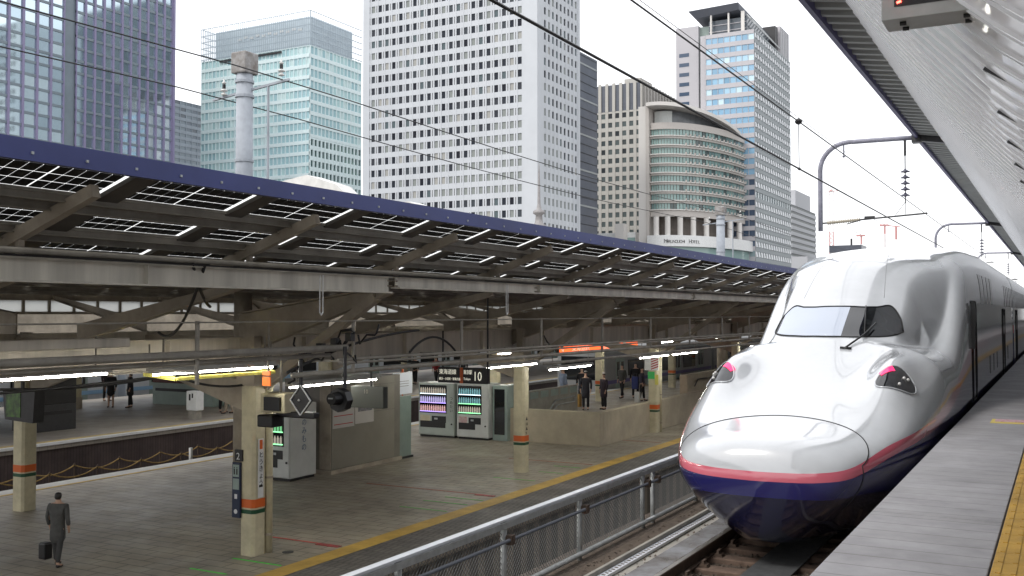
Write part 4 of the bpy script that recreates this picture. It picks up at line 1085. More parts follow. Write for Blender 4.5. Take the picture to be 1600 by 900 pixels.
# green screen monitor at the far left
t = thing('video_monitor', 'dark hanging monitor with a green screen picture at the left edge', 'monitor', (-18.7,13.5,-1.9))
g = MB(); g.prism([(-19.30,-1.55),(-18.28,-1.52),(-18.34,-2.22),(-19.22,-2.18)], 'y', 13.5, 13.75); g.build('case', M['darkmetal'], t)
g = MB(); g.box(-19.18,-18.72,13.49,13.50,-2.12,-1.62); g.build('screen', mat('green_picture', (.10,.24,.04), .25, noise=(7, .9), col2=(.01,.02,.01)), t)
g = MB(); g.tube([(-18.8,13.6,-1.53),(-18.8,13.6,-.9)], .04, 8); g.build('hanging_tube', M['darkmetal'], t)
# post box shaped cabinet
t = thing('white_cabinet', 'small white cabinet on a grey foot standing at the edge of the far platform', 'cabinet', (-30.4,29.6,PZ_L))
g = MB(); g.box(-30.75,-30.2,29.5,29.9,PZ_L+.35,PZ_L+1.12); cb = g.build('box', M['white'], t, bevel=.02)
g = MB(); g.box(-30.68,-30.27,29.55,29.85,PZ_L,PZ_L+.35); g.build('foot', M['pipe'], t)
g = MB(); g.box(-30.60,-30.52,29.49,29.5,PZ_L+.75,PZ_L+1.0); g.box(-30.45,-30.38,29.49,29.5,PZ_L+.85,PZ_L+1.03); g.build('mark', M['black'], cb)

# low concrete wall round the stairs
t = thing('stair_wall', 'weathered concrete wall round the stairwell in front of the people', 'wall', (-12.9,29.6,PZ_L))
zt = PZ_L+1.07
g = MB(); g.box(-16.45,-12.89,29.62,29.88,PZ_L,zt); g.build('front_wall', M['concrete'], t, bevel=.012)
g = MB(); g.box(-13.15,-12.885,29.885,75,PZ_L,zt-.002); g.build('side_wall', M['concrete'], t, bevel=.012)
t = thing('stair_rail_wall', 'pale stair parapet with a slanting handrail behind the concrete wall', 'parapet', (-16.2,32,PZ_L))
g = MB(); g.box(-16.4,-16.15,30.2,35.0,PZ_L,-2.68); g.build('parapet', mat('pale_parapet', (.32,.31,.26), .7, noise=(2, .2)), t, bevel=.02)
g = MB()
for k in range(6): g.box(-16.145,-16.135,30.3+.8*k,30.9+.8*k,-2.95,-2.72)
g.build('tile_strip', M['vendgreen'], t)
g = MB(); g.tube([(-16.0,31.6,-3.9),(-16.0,32.8,-3.10),(-16.0,34.4,-3.05),(-16.0,34.4,-3.25),(-16.0,32.9,-3.28),(-16.0,32.0,-3.9)], .025, 8); g.build('handrail', M['galv'], t, smooth=True)
t = thing('bench', 'low stone block bench with a curved dark handrail behind the side wall', 'bench', (-13.9,44,PZ_L))
g = MB(); g.box(-16.3,-15.9,47,54,PZ_L,PZ_L+1.25); g.build('block', M['concrete'], t, bevel=.05)
g = MB(); g.tube([(-15.7,47.5,PZ_L+.7),(-15.7,48.0,PZ_L+1.0),(-15.7,51,PZ_L+1.0),(-15.7,51.4,PZ_L+.7)], .03, 8); g.build('handrail', M['darkmetal'], t, smooth=True)

# floor queue markings
m_g = mat('green_line', (.10,.62,.07), .6, noise=(6, .3)); m_r = mat('red_line', (.55,.06,.05), .6, noise=(5, .4)); m_fr = mat('faded_red_line', (.36,.085,.065), .6, noise=(5, .4)); m_fg = mat('faded_green_line', (.13,.42,.10), .6, noise=(6, .3))
def mark(x0, x1, y, m, label, kind='line marking'):
    g = MB(); g.box(x0, x1, y-.022, y+.022, PZ_L, PZ_L+.006)
    tag(g.build('queue_line', m, loc=((x0+x1)/2,y,PZ_L)), label, kind, 'queue lines painted on the lower platform')
mark(-12.7,-11.9,12.3,m_g,'bright green floor line nearest the bottom edge of the photo')
mark(-12.58,-11.5,13.15,m_g,'bright green floor line just right of the nearest column foot')
mark(-13.6,-11.5,14.75,m_r,'red floor line behind the nearest column')
mark(-12.75,-11.55,18.4,m_fg,'green floor line left of the second column, nearest of three')
mark(-12.70,-11.55,19.25,m_fg,'green floor line left of the second column, middle of three')
mark(-12.5,-11.5,19.85,m_fg,'green floor line left of the second column, farthest of three')
mark(-15.2,-11.55,20.5,m_fr,'long faded red floor line between the kiosk and the yellow line')
mark(-12.9,-11.7,22.8,m_fg,'green floor line at the foot of the second column')
mark(-12.3,-11.6,24.2,m_fg,'green floor line right of the second column, lower')
mark(-12.4,-11.6,25.3,m_fg,'green floor line right of the second column, upper')
mark(-14.2,-11.55,26.0,m_fr,'faded red floor line right of the second column')
mark(-13,-11.55,31.5,m_fr,'faded red floor line beside the low concrete wall')
m_car = mat('car_mark_red', (.45,.05,.05), .6, noise=(30, .6), col2=(.12,.03,.03))
for (x, y, l) in ((-11.75,14.72,'small red and black boarding mark at the end of the nearest red line'),(-11.78,20.45,'small red boarding mark at the end of the long faded red line')):
    g = MB(); g.box(x-.25,x+.25,y-.09,y+.05,PZ_L,PZ_L+.010); tag(g.build('boarding_mark', m_car, loc=(x,y,PZ_L)), l, 'floor mark')
g = MB(); g.tube([(-12.05,13.95,PZ_L),(-12.05,13.95,PZ_L+.008)], .10, 20); tag(g.build('drain_cover', M['darkmetal'], loc=(-12.05,13.95,PZ_L)), 'small round dark cover in the floor beside the nearest column', 'drain cover')

# rope barrier in the far trackbed
t = thing('rope_barrier', 'sagging yellow ropes on short posts along the far trackbed', 'rope barrier', (-22.7,20,-5.5))
m_rope = mat('yellow_rope', (.42,.28,.10), .8, noise=(8, .4))
for row, dz in ((-22.55,0),(-22.95,.06)):
    for k in range(11):
        y = 14.2+1.45*k+(row+22.55)
        g = MB(); g.tube(sag((row,y,-4.05+dz),(row,y+1.45,-4.05+dz),.17), .018, 5); g.build('rope', m_rope, t, smooth=True)
        g = MB(); g.tube([(row,y,-5.6),(row,y,-4.0+dz)], .02, 6); g.lathe((row,y,-4.03+dz), [(0,.03),(.035,0),(0,-.03)], 6); g.build('post', M['rust'], t)
g = MB(); g.box(-22.5,-22.43,21.7,21.78,-4.35,-3.92); tag(g.build('track_marker', M['white'], loc=(-22.5,21.7,-4.3)), 'small white upright marker between the sagging ropes', 'marker')

# machines and kiosks on the far platform
def cabinet(x0, x1, y0, y1, h, label, m1, m2, cat='cabinet'):
    t = thing('vending_machine' if cat == 'vending machine' else 'kiosk', label, cat, ((x0+x1)/2,y0,PZ_L))
    g = MB(); g.box(x0,x1,y0,y1,PZ_L,PZ_L+h*.45); g.build('lower_body', m1, t, bevel=.02)
    g = MB(); g.box(x0,x1,y0,y1,PZ_L+h*.45+.003,PZ_L+h); g.build('upper_body', m2, t, bevel=.02)
    g = MB(); g.box(x0+.2,x1-.2,y0-.02,y0,PZ_L+h*.28,PZ_L+h*.34); g.box(x1,x1+.02,y0+.2,y1-.2,PZ_L+h*.28,PZ_L+h*.34); g.build('slot', M['black'], t)
    return t
cabinet(-33.2,-31.8,23.6,25.2,2.1,'dark cabinet on the far platform right of the left edge column', M['darkmetal'], M['black'])
cabinet(-37.4,-33.6,33.8,36.8,2.2,'dark red and grey kiosk on the far platform behind the white cabinet', M['vendgreen'], mat('dark_red', (.10,.025,.02), .6, noise=(1, .4)))
cabinet(-33.2,-31.6,34.4,35.4,1.8,'pale vending machine on the far platform behind the nearest column', M['offwhite'], M['vendgreen'], 'vending machine')
g = MB(); g.box(-33,-29.5,17.4,17.6,PZ_L,PZ_L+1.0)
t = thing('low_counter', 'white low counter at the extreme left edge of the far platform', 'counter', (-32,18,PZ_L))
g.build('top', M['white'], t)
for i, y in enumerate((22,30.5,39,47.5,56)):
    t = thing('far_roof_column', 'thin grey column of the far platform, one of a receding row', 'column', (-38.5,y,PZ_L), 'columns of the far platform')
    g = MB(); g.box(-38.65,-38.35,y-.15,y+.15,PZ_L+.5,-1.0); g.build('shaft', M['cream'], t); g = MB(); g.box(-38.68,-38.32,y-.18,y+.18,PZ_L,PZ_L+.5); g.build('foot', M['frame'], t)
t = thing('far_canopy', 'dark roof over the far platform seen under the near canopy', 'canopy', (-35,30,-.8))
g = MB(); g.box(-42,-29.3,0,140,-.95,-.70); g.build('ceiling', M['purlin'], t)
g = MB(); g.box(-29.4,-29.2,0,140,-1.05,.02); g.build('edge_beam', M['frame'], t)
for i in range(22):
    g = MB(); g.box(-41.8,-29.4,4+i*5,4.25+i*5,-1.2,-.952); g.build('roof_beam', M['frame'], t)
g = MB(); g.box(-120,-60,-10,160,-.9,-.6)
tag(g.build('distant_roof', M['purlin'], loc=(-90,40,-.9)), 'flat dark roofs of the stations farther platforms', 'roof')

# commuter trains
def commuter(cx, y0, n, label, stripe, facing=1, body=(.30,.31,.31), low=-5.0):
    t = thing('commuter_train', label, 'train', (cx, y0, low-.3))
    mb = mat('steel_body', body, .35, metal=.4, noise=(1, .1)); mw = mat('stripe', stripe, .4)
    for k in range(n):
        a = y0+20*k; b_ = a+19.5
        g = MB(); g.prism([(cx-1.45,low+.25),(cx+1.45,low+.25),(cx+1.47,low+1.2),(cx+1.45,low+2.7),(cx+1.1,low+3.05),(cx-1.1,low+3.05),(cx-1.45,low+2.7),(cx-1.47,low+1.2)], 'y', a, b_)
        c = g.build('car_body', mb, t, bevel=.05)
        g = MB(); g.box(cx+1.452,cx+1.48,a+.2,b_-.2,low+1.05,low+1.25); g.box(cx+1.452,cx+1.475,a+.2,b_-.2,low+2.55,low+2.65); g.build('stripe', mw, c)
        for j in range(4):
            y = a+2.2+j*4.9
            g = MB(); g.box(cx+1.452,cx+1.476,y-.65,y-.02,low+.5,low+2.45); g.box(cx+1.452,cx+1.476,y+.02,y+.65,low+.5,low+2.45); d = g.build('door', M['vendgreen'], c)
            g = MB(); g.box(cx+1.477,cx+1.485,y-.5,y-.12,low+1.45,low+2.25); g.box(cx+1.477,cx+1.485,y+.12,y+.5,low+1.45,low+2.25); g.build('door_window', M['glassdark'], d)
            if j < 3:
                g = MB(); g.box(cx+1.452,cx+1.483,y+1.2,y+3.7,low+1.4,low+2.3); g.build('window', M['glassdark'], c)
    g = MB(); g.box(cx-1.2,cx+1.2,y0-.03,y0+.0,low+1.3,low+2.6); g.build('cab_window', M['glassdark'], t)
commuter(-23.8, 52, 3, 'dark silver commuter train with a violet stripe behind the orange 9 sign', (.10,.08,.22))
commuter(-45.5, 18, 4, 'pale blue and white train beyond the far platform at the left', (.25,.42,.6), body=(.62,.66,.70), low=-5.2)

# ------------------------------------------------------------------ people
def skinm(name, vs, es, rs, m, parent, sub=1, smooth=True):
    me = bpy.data.meshes.new(name); me.from_pydata(vs, es, [])
    o = bpy.data.objects.new(name, me); COL.objects.link(o)
    md = o.modifiers.new('s', 'SKIN'); md.use_smooth_shade = smooth
    for i, r in enumerate(rs): me.skin_vertices[0].data[i].radius = r if isinstance(r, tuple) else (r, r)
    me.skin_vertices[0].data[0].use_root = True
    if sub: sm = o.modifiers.new('b', 'SUBSURF'); sm.levels = sub; sm.render_levels = sub
    bpy.context.view_layer.update()
    nm = bpy.data.meshes.new_from_object(o.evaluated_get(bpy.context.evaluated_depsgraph_get()))
    nm.materials.clear(); nm.materials.append(m)
    bpy.data.objects.remove(o); bpy.data.meshes.remove(me); nm.name = name
    o = bpy.data.objects.new(name, nm); COL.objects.link(o); WL[o.name] = (0,0,0)
    if parent: o.parent = parent
    return o
cloth = {}
def cm(c):
    if c not in cloth: cloth[c] = mat('cloth', c, .85, noise=(9, .25))
    return cloth[c]
def person(x, y, rz, h, label, coat, legs, step=.0, skirt=False, hat=None, hairlen=0, arm=.0, long=False, z=PZ_L, lean=0.):
    t = thing('person', label, 'person', (x, y, z), None); t.rotation_euler = (0,0,rz); k = h/1.70; t.scale = (k, k, k)
    s = step
    V = [(0,0,.93),(0,.01,1.12),(0,0+lean*.3,1.33),(0,.0+lean*.6,1.45),(0,.01+lean*.8,1.53),(0,-.005+lean,1.60),(0,.0+lean,1.66)]
    Rr = [(.105,.08),(.10,.075),(.12,.085),(.06,.06),(.05,.05),(.075,.09),(.06,.075)]
    E_ = [(0,1),(1,2),(2,3),(3,4),(4,5),(5,6)]
    def chain(start, pts, rr):
        p = start
        for q, r in zip(pts, rr): V.append(q); Rr.append(r); E_.append((p, len(V)-1)); p = len(V)-1
    for sg in (-1, 1):
        d = s*sg
        chain(0, [(sg*.10,0,.88),(sg*.10,-d*.5,.48),(sg*.10,-d+.02,.09),(sg*.105,-d-.04,.045),(sg*.11,-d-.16,.035)], [.095,.058,.042,.04,.035])
        chain(2, [(sg*.19,lean*.4,1.40),(sg*.23,.02+arm*sg*.3,1.13),(sg*.23,-.06-arm*sg,.90),(sg*.225,-.09-arm*sg,.82)], [.055,.042,.032,.03])
        hnd = len(V)-1
        for f, (dx, dl) in enumerate(((-.02,.075),(-.007,.085),(.007,.082),(.02,.07))):
            chain(hnd, [(sg*.225,-.09-arm*sg+dx*1.2,.82-dl*.55),(sg*.215,-.10-arm*sg+dx*1.3,.82-dl)], [.009,.007])
        chain(hnd, [(sg*.21,-.125-arm*sg,.80),(sg*.20,-.135-arm*sg,.77)], [.011,.009])
    skinm('body', V, E_, Rr, M['skin'], t)
    # coat
    cl = .50 if long else .82
    VC = [(0,0,cl),(0,0,.95),(0,.01,1.12),(0,lean*.3,1.33),(0,lean*.5,1.42)]; RC = [(.21 if long else .18,.18 if long else .15),(.18,.15),(.17,.14),(.18,.13),(.09,.08)]; EC = [(0,1),(1,2),(2,3),(3,4)]
    for sg in (-1, 1):
        b0 = len(VC); VC += [(sg*.20,lean*.4,1.38),(sg*.245,.02+arm*sg*.3,1.13),(sg*.24,-.05-arm*sg,.92)]; RC += [.07,.056,.048]; EC += [(3,b0),(b0,b0+1),(b0+1,b0+2)]
    skinm('coat', VC, EC, RC, cm(coat), t)
    if skirt: skinm('skirt', [(0,0,.50),(0,0,.72),(0,0,.95)], [(0,1),(1,2)], [(.20,.17),(.18,.15),(.13,.10)], cm(legs), t)
    else:
        for sg in (-1, 1):
            d = s*sg; skinm('trouser_leg', [(sg*.085,0,.92),(sg*.10,-d*.5,.48),(sg*.10,-d+.02,.10)], [(0,1),(1,2)], [.105,.075,.062], cm(legs), t)
    for sg in (-1, 1):
        d = s*sg; skinm('shoe', [(sg*.10,-d+.05,.045),(sg*.105,-d-.05,.04),(sg*.11,-d-.17,.03)], [(0,1),(1,2)], [.045,.042,.035], M['black'], t)
    hp_ = [(0,.02+lean,1.60),(0,.015+lean,1.69)]; hr_ = [(.088,.095),(.07,.08)]
    if hairlen: hp_ = [(0,.06+lean,1.60-hairlen)]+hp_; hr_ = [(.08,.05)]+hr_
    skinm('hair', hp_, [(i, i+1) for i in range(len(hp_)-1)], hr_, M['hair'], t)
    face = MB()
    for sg in (-1, 1): face.lathe((sg*.03,-.088+lean,1.60), [(0,.007),(.008,0),(0,-.007)], 6)
    if hat: skinm('hat', [(0,0+lean,1.68),(0,.0+lean,1.76)], [(0,1)], [(.11,.115),(.07,.075)], cm(hat), t)
    return t
BL = (.010,.010,.012)
def item(name, p, label, cat, m, x0,x1,y0,y1,z0,z1, handle=True):
    t = thing(name, label, cat, p); g = MB(); g.box(p[0]+x0,p[0]+x1,p[1]+y0,p[1]+y1,p[2]+z0,p[2]+z1); g.build('shell', m, t, bevel=.03)
    if handle: g = MB(); zc = p[2]+z1; xc = p[0]+(x0+x1)/2; g.tube([(xc-.07,p[1]+(y0+y1)/2,zc),(xc-.07,p[1]+(y0+y1)/2,zc+.16),(xc+.07,p[1]+(y0+y1)/2,zc+.16),(xc+.07,p[1]+(y0+y1)/2,zc)], .011, 6); g.build('handle', M['darkmetal'], t)
    return t
person(-18.35,40.6,R(20),1.66,'person in dark coat and white hat behind the low wall, left of two', (.02,.02,.028), BL, hat=(.5,.5,.5), long=True)
person(-17.75,41.2,R(-30),1.58,'person in dark coat and white cap behind the low wall, right of two', (.035,.025,.035), BL, hat=(.6,.6,.6), long=True)
item('suitcase', (-19.1,41.3,PZ_L), 'mustard yellow suitcase standing left of the two people in white hats', 'suitcase', mat('mustard', (.30,.17,.03), .5), -.2,.2,-.13,.13,.05,.62)
person(-20.4,42.6,R(150),1.70,'person in pale blue shirt behind the two people in white hats', (.22,.27,.36), BL)
person(-19.9,43.6,R(10),1.66,'person in black half hidden beside the pale blue shirt', BL, BL)
person(-19.35,47.2,R(-20),1.66,'person in dark clothes standing with feet apart near the dark train', (.05,.05,.045), BL, step=.16)
person(-18.75,47.5,R(30),1.74,'taller person in black standing near the dark train holding a case', BL, BL, step=.12, arm=.1)
item('shoulder_bag', (-18.25,46.2,PZ_L+.55), 'dark blue bag held beside the striped warning column', 'bag', mat('navy_cloth', (.02,.03,.12), .8), -.16,.16,-.1,.1,0,.6)
item('paper_bag', (-17.75,45.2,PZ_L), 'pale bag on the floor beside the striped warning column', 'bag', M['offwhite'], -.12,.12,-.1,.1,0,.5)
person(-17.9,46.2,R(100),1.6,'person with a dark blue bag partly hidden by the striped column', (.03,.03,.05), BL, step=.1)
person(-37.6,31.6,R(35),1.62,'person in a long black coat and skirt on the far platform, left of two', BL, BL, skirt=True, long=True, hairlen=.15)
person(-36.7,31.9,R(-30),1.64,'person in a long black coat on the far platform, right of two', BL, BL, long=True, step=.08, hairlen=.18)
person(-31.5,32.3,R(60),1.70,'person in black trousers on the far platform behind the nearest column', BL, BL, step=.1)
person(-30.9,32.0,R(-60),1.66,'person in beige trousers on the far platform behind the nearest column', (.06,.05,.045), (.40,.34,.26), step=.14)
person(-34.0,50.6,R(10),1.68,'person in black behind the vending machine pair, left of two', BL, BL, step=.1)
person(-32.9,51.2,R(-10),1.66,'person in a red top behind the vending machine pair', (.26,.02,.025), BL, step=.12)
person(-31.5,52.0,R(30),1.66,'person in dark clothes right of the red top behind the vending machines', (.03,.03,.03), BL)
for i, (x, y, c, d) in enumerate([(-40.6,27.3,(.03,.04,.06),'navy'),(-40.9,32.4,(.40,.44,.52),'pale blue'),(-40.5,33.8,(.05,.03,.03),'dark brown'),(-40.8,38.3,(.06,.06,.07),'charcoal'),(-40.4,39.6,(.12,.03,.03),'dark red'),(-40.6,41.2,(.45,.42,.42),'off white'),(-41.0,43.0,(.04,.04,.04),'black')]):
    person(x, y, R(40*i), 1.64+.02*(i % 3), 'person in a %s top at the back of the far platform, %s from left' % (d, ['first','second','third','fourth','fifth','sixth','seventh'][i]), c, BL, step=.08)
for i, (x, y, c, d) in enumerate([(-27.0,60.5,(.30,.26,.22),'beige'),(-26.2,61.5,(.40,.38,.36),'white and black')]):
    person(x-6, y, R(70*i), 1.66, 'person in a %s top between the second column and the stair parapet' % d, c, BL)
person(-14.75,11.35,R(200),1.24,'person in a dark grey coat with a black bag, bottom left', (.075,.075,.072), (.05,.05,.05), step=.14, long=True, hairlen=.1, lean=-.03)
item('hand_bag', (-15.12,11.40,PZ_L+.05), 'small black bag carried low by the person at the bottom left', 'bag', M['black'], -.09,.09,-.08,.08,.02,.30, handle=False)
g = None

# ------------------------------------------------------------------ poles and wires behind the canopy
def conc_pole(x, y, top, w, label):
    t = thing('concrete_pole', label, 'pole', (x, y, PZ_L), 'concrete line poles behind the canopy')
    g = MB(); g.tube([(x,y,.60),(x,y,top-.48)], [w*.50, w*.46], 14); g.build('shaft', M['concpole'], t, smooth=True)
    g = MB(); g.tube([(x,y,PZ_L),(x,y,.60)], w*.5, 14); g.build('lower_shaft', M['frame'], t, smooth=True)
    g = MB(); g.box(x-w*.54,x+w*.54,y-w*.54,y+w*.54,top-.48,top); g.build('head', mat('pole_head', (.36,.36,.36), .85, noise=(5, .45), col2=(.16,.14,.125)), t, bevel=.03)
    for dz in (.62, .95, 2.4): g = MB(); g.tube([(x,y,top-dz-.06),(x,y,top-dz)], w*.53, 14); g.build('band', M['concpole'], t)
    g = MB(); g.beam((x-1.0,y+.05,top-.95),(x+1.25,y+.05,top-.72),.05,.05); g.tube([(x+.65,y+.05,top-.8),(x+.65,y+.05,top-4)], .03, 6); g.build('cross_arm', M['concpole'], t)
    for sx, dz in ((-.62,-.78),(1.07,-.52)):
        ins = MB(); ins.lathe((x+sx,y,top+dz), [(.015,.26),(.02,.2),(.05,.19),(.05,.16),(.02,.15),(.02,.04),(.07,.02),(.08,-.01),(.03,-.02),(.03,-.06),(.06,-.07),(.07,-.10),(.02,-.12)], 12); ins.build('insulator', M['ceramic'], t, smooth=True)
        ins = MB(); ins.tube([(x+sx,y,top+dz+.14),(x+sx,y,top+dz+.05)], .04, 8); ins.build('insulator_core', M['black'], t)
    return t
conc_pole(-16.1,17.1,5.85,.40,'pale concrete pole with a stained square head and insulators behind the near canopy')
conc_pole(-16.1,53.2,5.75,.48,'smaller distant concrete pole in front of the curved hotel')
def longwire(x, z, y0, y1, label, r=.014):
    g = MB(); g.tube([(x, y0+(y1-y0)*i/40, z-.25*math.sin(math.pi*((y0+(y1-y0)*i/40-17.1) % 36.1)/36.1)+.05) for i in range(41)], r, 6)
    tag(g.build('feeder_wire', M['wire'], loc=(x,y0,z)), label, 'wire')
longwire(-15.03, 5.13, -8, 150, 'upper dark wire passing the right insulator of the near concrete pole')
longwire(-16.72, 4.86, -8, 150, 'lower dark wire passing the left insulator of the near concrete pole')

# ------------------------------------------------------------------ buildings
def facade(root, p0, u, n, L, z0, z1, floors, nu, fw, sill, head, mw, mg, rec=.35, prd=.0, maxw=100, skip=None, win=True, margin=0., pier=True, bandm=None, wname='window', counter=None):
    """grid facade: p0 (x,y) start, u along, n outwards; floor bands and piers stand proud of the glass line"""
    u = Vector((u[0],u[1],0)); n = Vector((n[0],n[1],0)); p0 = Vector((p0[0],p0[1],0))
    fh = (z1-z0)/floors; c = (L-2*margin)/nu
    def bx(g, a, b, za, zb, d0, d1):
        vs = [p0+u*a+n*d0, p0+u*b+n*d0, p0+u*b+n*d1, p0+u*a+n*d1]
        g.add([(v.x,v.y,za) for v in vs]+[(v.x,v.y,zb) for v in vs], [(0,3,2,1),(4,5,6,7),(0,1,5,4),(1,2,6,5),(2,3,7,6),(3,0,4,7)])
    g = MB()
    for f in range(floors+1):
        za = z0+f*fh-(fh*(1-head) if f else 0); zb = z0+f*fh+(fh*sill if f < floors else 0)
        if zb > za: bx(g, 0, L, za, zb, -rec, 0)
    g.build('floor_bands', bandm or mw, root)
    if pier:
        g = MB(); pw = c*(1-fw)
        for k in range(nu+1):
            a = margin+k*c-pw/2; b = a+pw
            if k == 0: a = 0
            if k == nu: b = L
            bx(g, max(0, a), min(L, b), z0, z1, -rec, .06+prd)
        g.build('piers', mw, root)
    wins = []
    for f in range(floors):
        for k in range(nu):
            if skip and skip(f, k): continue
            a = margin+(k+(1-fw)/2)*c; b = a+fw*c
            wins.append((a, b, z0+f*fh+fh*sill, z0+f*fh+fh*head))
    def q(g, a, b, za, zb): 
        P_ = [p0+u*a-n*(rec-.05), p0+u*b-n*(rec-.05)]
        g.add([(P_[0].x,P_[0].y,za),(P_[1].x,P_[1].y,za),(P_[1].x,P_[1].y,zb),(P_[0].x,P_[0].y,zb)], [(0,1,2,3)])
    vis = [w for w in wins if w[2] > .17*abs(p0.x)+2]
    vis.sort(key=lambda w: (p0+u*w[0]).length+abs(w[2])*.5)
    first = vis[:maxw]; fs_ = set(first)
    for w in first:
        g = MB(); q(g, *w); g.build(wname, mg[hash(w) % len(mg)] if isinstance(mg, list) else mg, root)
    g = MB()
    for w in wins:
        if w not in fs_: q(g, *w)
    if g.v: g.build(wname, mg[0] if isinstance(mg, list) else mg, root)['kind'] = 'stuff'
def bldg(label, x, y, cat='building', name='office_tower'): return thing(name, label, cat, (x, y, -10))
def core(root, x0, x1, y0, y1, z0, z1, m, name='core'):
    g = MB(); g.box(x0,x1,y0,y1,z0,z1); return g.build(name, m, root)
ZG = -10.15
# white tower
m_wt = mat('white_tile', (.49,.515,.545), .5, noise=(.08, .07)); m_wg = island_mat('white_tower_glass', [(.03,.035,.045),(.06,.07,.08),(.02,.022,.03),(.10,.13,.14),(.04,.045,.055),(.24,.26,.25),(.025,.03,.04),(.05,.055,.065),(.34,.34,.32)], .5, spec=.1)
t = bldg('huge white tower with rows of small dark windows in the middle of the skyline', -135.2, 265.4)
xw, yw, xl = -135.2, 265.4, -198.7
core(t, xl+.4, xw-.4, yw+.4, yw+29.0, ZG, 118.9, m_wt)
# -Y face: margins 3 m
facade(t, (xl+2.6, yw), (1,0), (0,-1), 56.2, ZG, 119, 34, 21, .52, .22, .79, m_wt, m_wg, rec=.28, maxw=50)
core(t, xl, xl+2.6, yw-.25, yw+1, ZG, 119.05, m_wt, 'corner_pier'); core(t, xw-4.75, xw-.01, yw-.25, yw+.8, ZG, 119.05, m_wt, 'corner_pier')
g = MB()
for f in range(34):
    zz = ZG+(119-ZG)/34*(f+.22); hh = (119-ZG)/34*.57
    for k in range(22):
        a = xl+2.6+k*56.2/21-.10; g.box(a, a+.24, yw-.085, yw-.062, zz, zz+hh)
g.build('slit', M['glassdark'], t)['kind'] = 'stuff'
facade(t, (xw, yw+3.3), (0,1), (1,0), 24.6, ZG, 119, 34, 9, .50, .22, .79, m_wt, m_wg, rec=.28, maxw=50)
core(t, xw-.8, xw+.2, yw+.02, yw+3.3, ZG, 119.05, m_wt, 'corner_pier'); core(t, xw-.8, xw+.2, yw+27.9, yw+29.4, ZG, 119.05, m_wt, 'corner_pier')
# dark slab tower behind it
m_dk = mat('dark_slate_cladding', (.10,.11,.135), .35, noise=(.2, .15))
t = bldg('narrow dark grey tower peeping out behind the white tower', -141.3, 307.8)
core(t, -175, -141.6, 307.8, 323.5, ZG, 88, m_dk, 'wall')
for z in range(0, 90, 12): core(t, -141.6, -141.45, 307.8, 323.5, z, z+.6, M['galv'], 'band')
for z in range(0, 88, 3):
    if z % 12: core(t, -141.6, -141.52, 308.5, 323, z, z+.25, M['darkmetal'], 'joint')
# beige grid tower
m_bg = mat('beige_stone', (.43,.415,.38), .6, noise=(.06, .06)); m_bgg = island_mat('beige_tower_glass', [(.05,.065,.07),(.03,.035,.04),(.09,.11,.11),(.06,.07,.07)], .4, spec=.2)
x1, y1 = -155.5, 402.2; W_, D_ = 23.0, 44
t = bldg('beige stone tower with a square window grid and dark striped crown', x1, y1)
core(t, x1-W_+.5, x1-.5, y1+.5, y1+D_, ZG, 97.8, m_bg)
facade(t, (x1-W_-6, y1), (1,0), (0,-1), W_+6, ZG, 86.6, 25, 9, .58, .24, .80, m_bg, m_bgg, rec=.22, prd=.04, maxw=60)
facade(t, (x1, y1), (0,1), (1,0), D_, ZG, 86.6, 25, 12, .55, .24, .80, m_bg, m_bgg, rec=.22, prd=.04, maxw=40)
core(t, x1-W_-6, x1-.52, y1+.53, y1+D_, ZG, 86, m_bg, 'wall')
g = MB(); 
for k in range(10): a = x1-W_-6+k*(W_+6)/9; g.box(max(a-.65, x1-W_-6), min(a+.65, x1), y1-.2, y1+.4, 86.6, 98.8)
for k in range(13): a = y1+k*D_/12; g.box(x1-.4, x1+.2, max(a-1.0, y1+.42), a+1.0, 86.6, 98.75)
g.build('crown_fin', m_bg, t)
core(t, x1-W_-5.8, x1-.41, y1+.41, y1+D_, 86.7, 98.2, m_dk, 'crown_screen')
core(t, x1-.42-10, x1-3, y1+6, y1+20, 98.3, 101.5, m_bg, 'roof_plant')
# glass cube with lattice crown
m_gl = mat('glass_frame', (.68,.80,.81), .35, noise=(.05, .06)); m_gg = island_mat('teal_glass', [(.42,.62,.64),(.48,.68,.69),(.37,.56,.60),(.46,.65,.66),(.58,.73,.73)], .10, spec=.8)
m_gd = island_mat('green_glass', [(.07,.14,.13),(.12,.20,.18),(.05,.10,.10),(.18,.26,.24)], .08, spec=.8)
xg, yg, wg_, dg_ = -249.4, 299.9, 56.3, 31.9
t = bldg('pale green glass office block with an open lattice crown', xg, yg)
core(t, xg-wg_+.5, xg-.5, yg+.5, yg+dg_, ZG, 101, m_gl)
facade(t, (xg-wg_, yg), (1,0), (0,-1), wg_, ZG, 101.8, 27, 28, .86, .26, .93, m_gl, m_gg, rec=.35, prd=-.02, maxw=60)
facade(t, (xg, yg), (0,1), (1,0), dg_, 66.9, 101.8, 8, 14, .84, .26, .93, m_gl, m_gg, rec=.35, prd=-.02, maxw=40)
facade(t, (xg, yg), (0,1), (1,0), dg_, ZG, 66.8, 19, 14, .72, .24, .84, m_gl, m_gd, rec=.5, prd=.1, maxw=40, wname='lower_window')
g = MB(); 
for zz in (102.3, 104.6, 107, 109.5, 112, 114.9):
    g.box(xg-wg_,xg+.05,yg-.1,yg+.12,zz,zz+.22); g.box(xg-.12,xg+.1,yg+.13,yg+dg_,zz,zz+.22); g.box(xg-wg_,xg-wg_+.2,yg+.13,yg+dg_,zz,zz+.22)
for k in range(57): a = xg-wg_+k*wg_/56; g.box(a-.13,a+.13,yg-.18,yg-.11,101.8,115.1)
for k in range(31): a = yg+k*dg_/30; g.box(xg+.11,xg+.2,a-.1,a+.1,101.8,115.1); g.box(xg-wg_-.1,xg-wg_-.01,a-.1,a+.1,101.8,115.1)
g.build('lattice', mat('crown_lattice', (.36,.43,.48), .35), t)
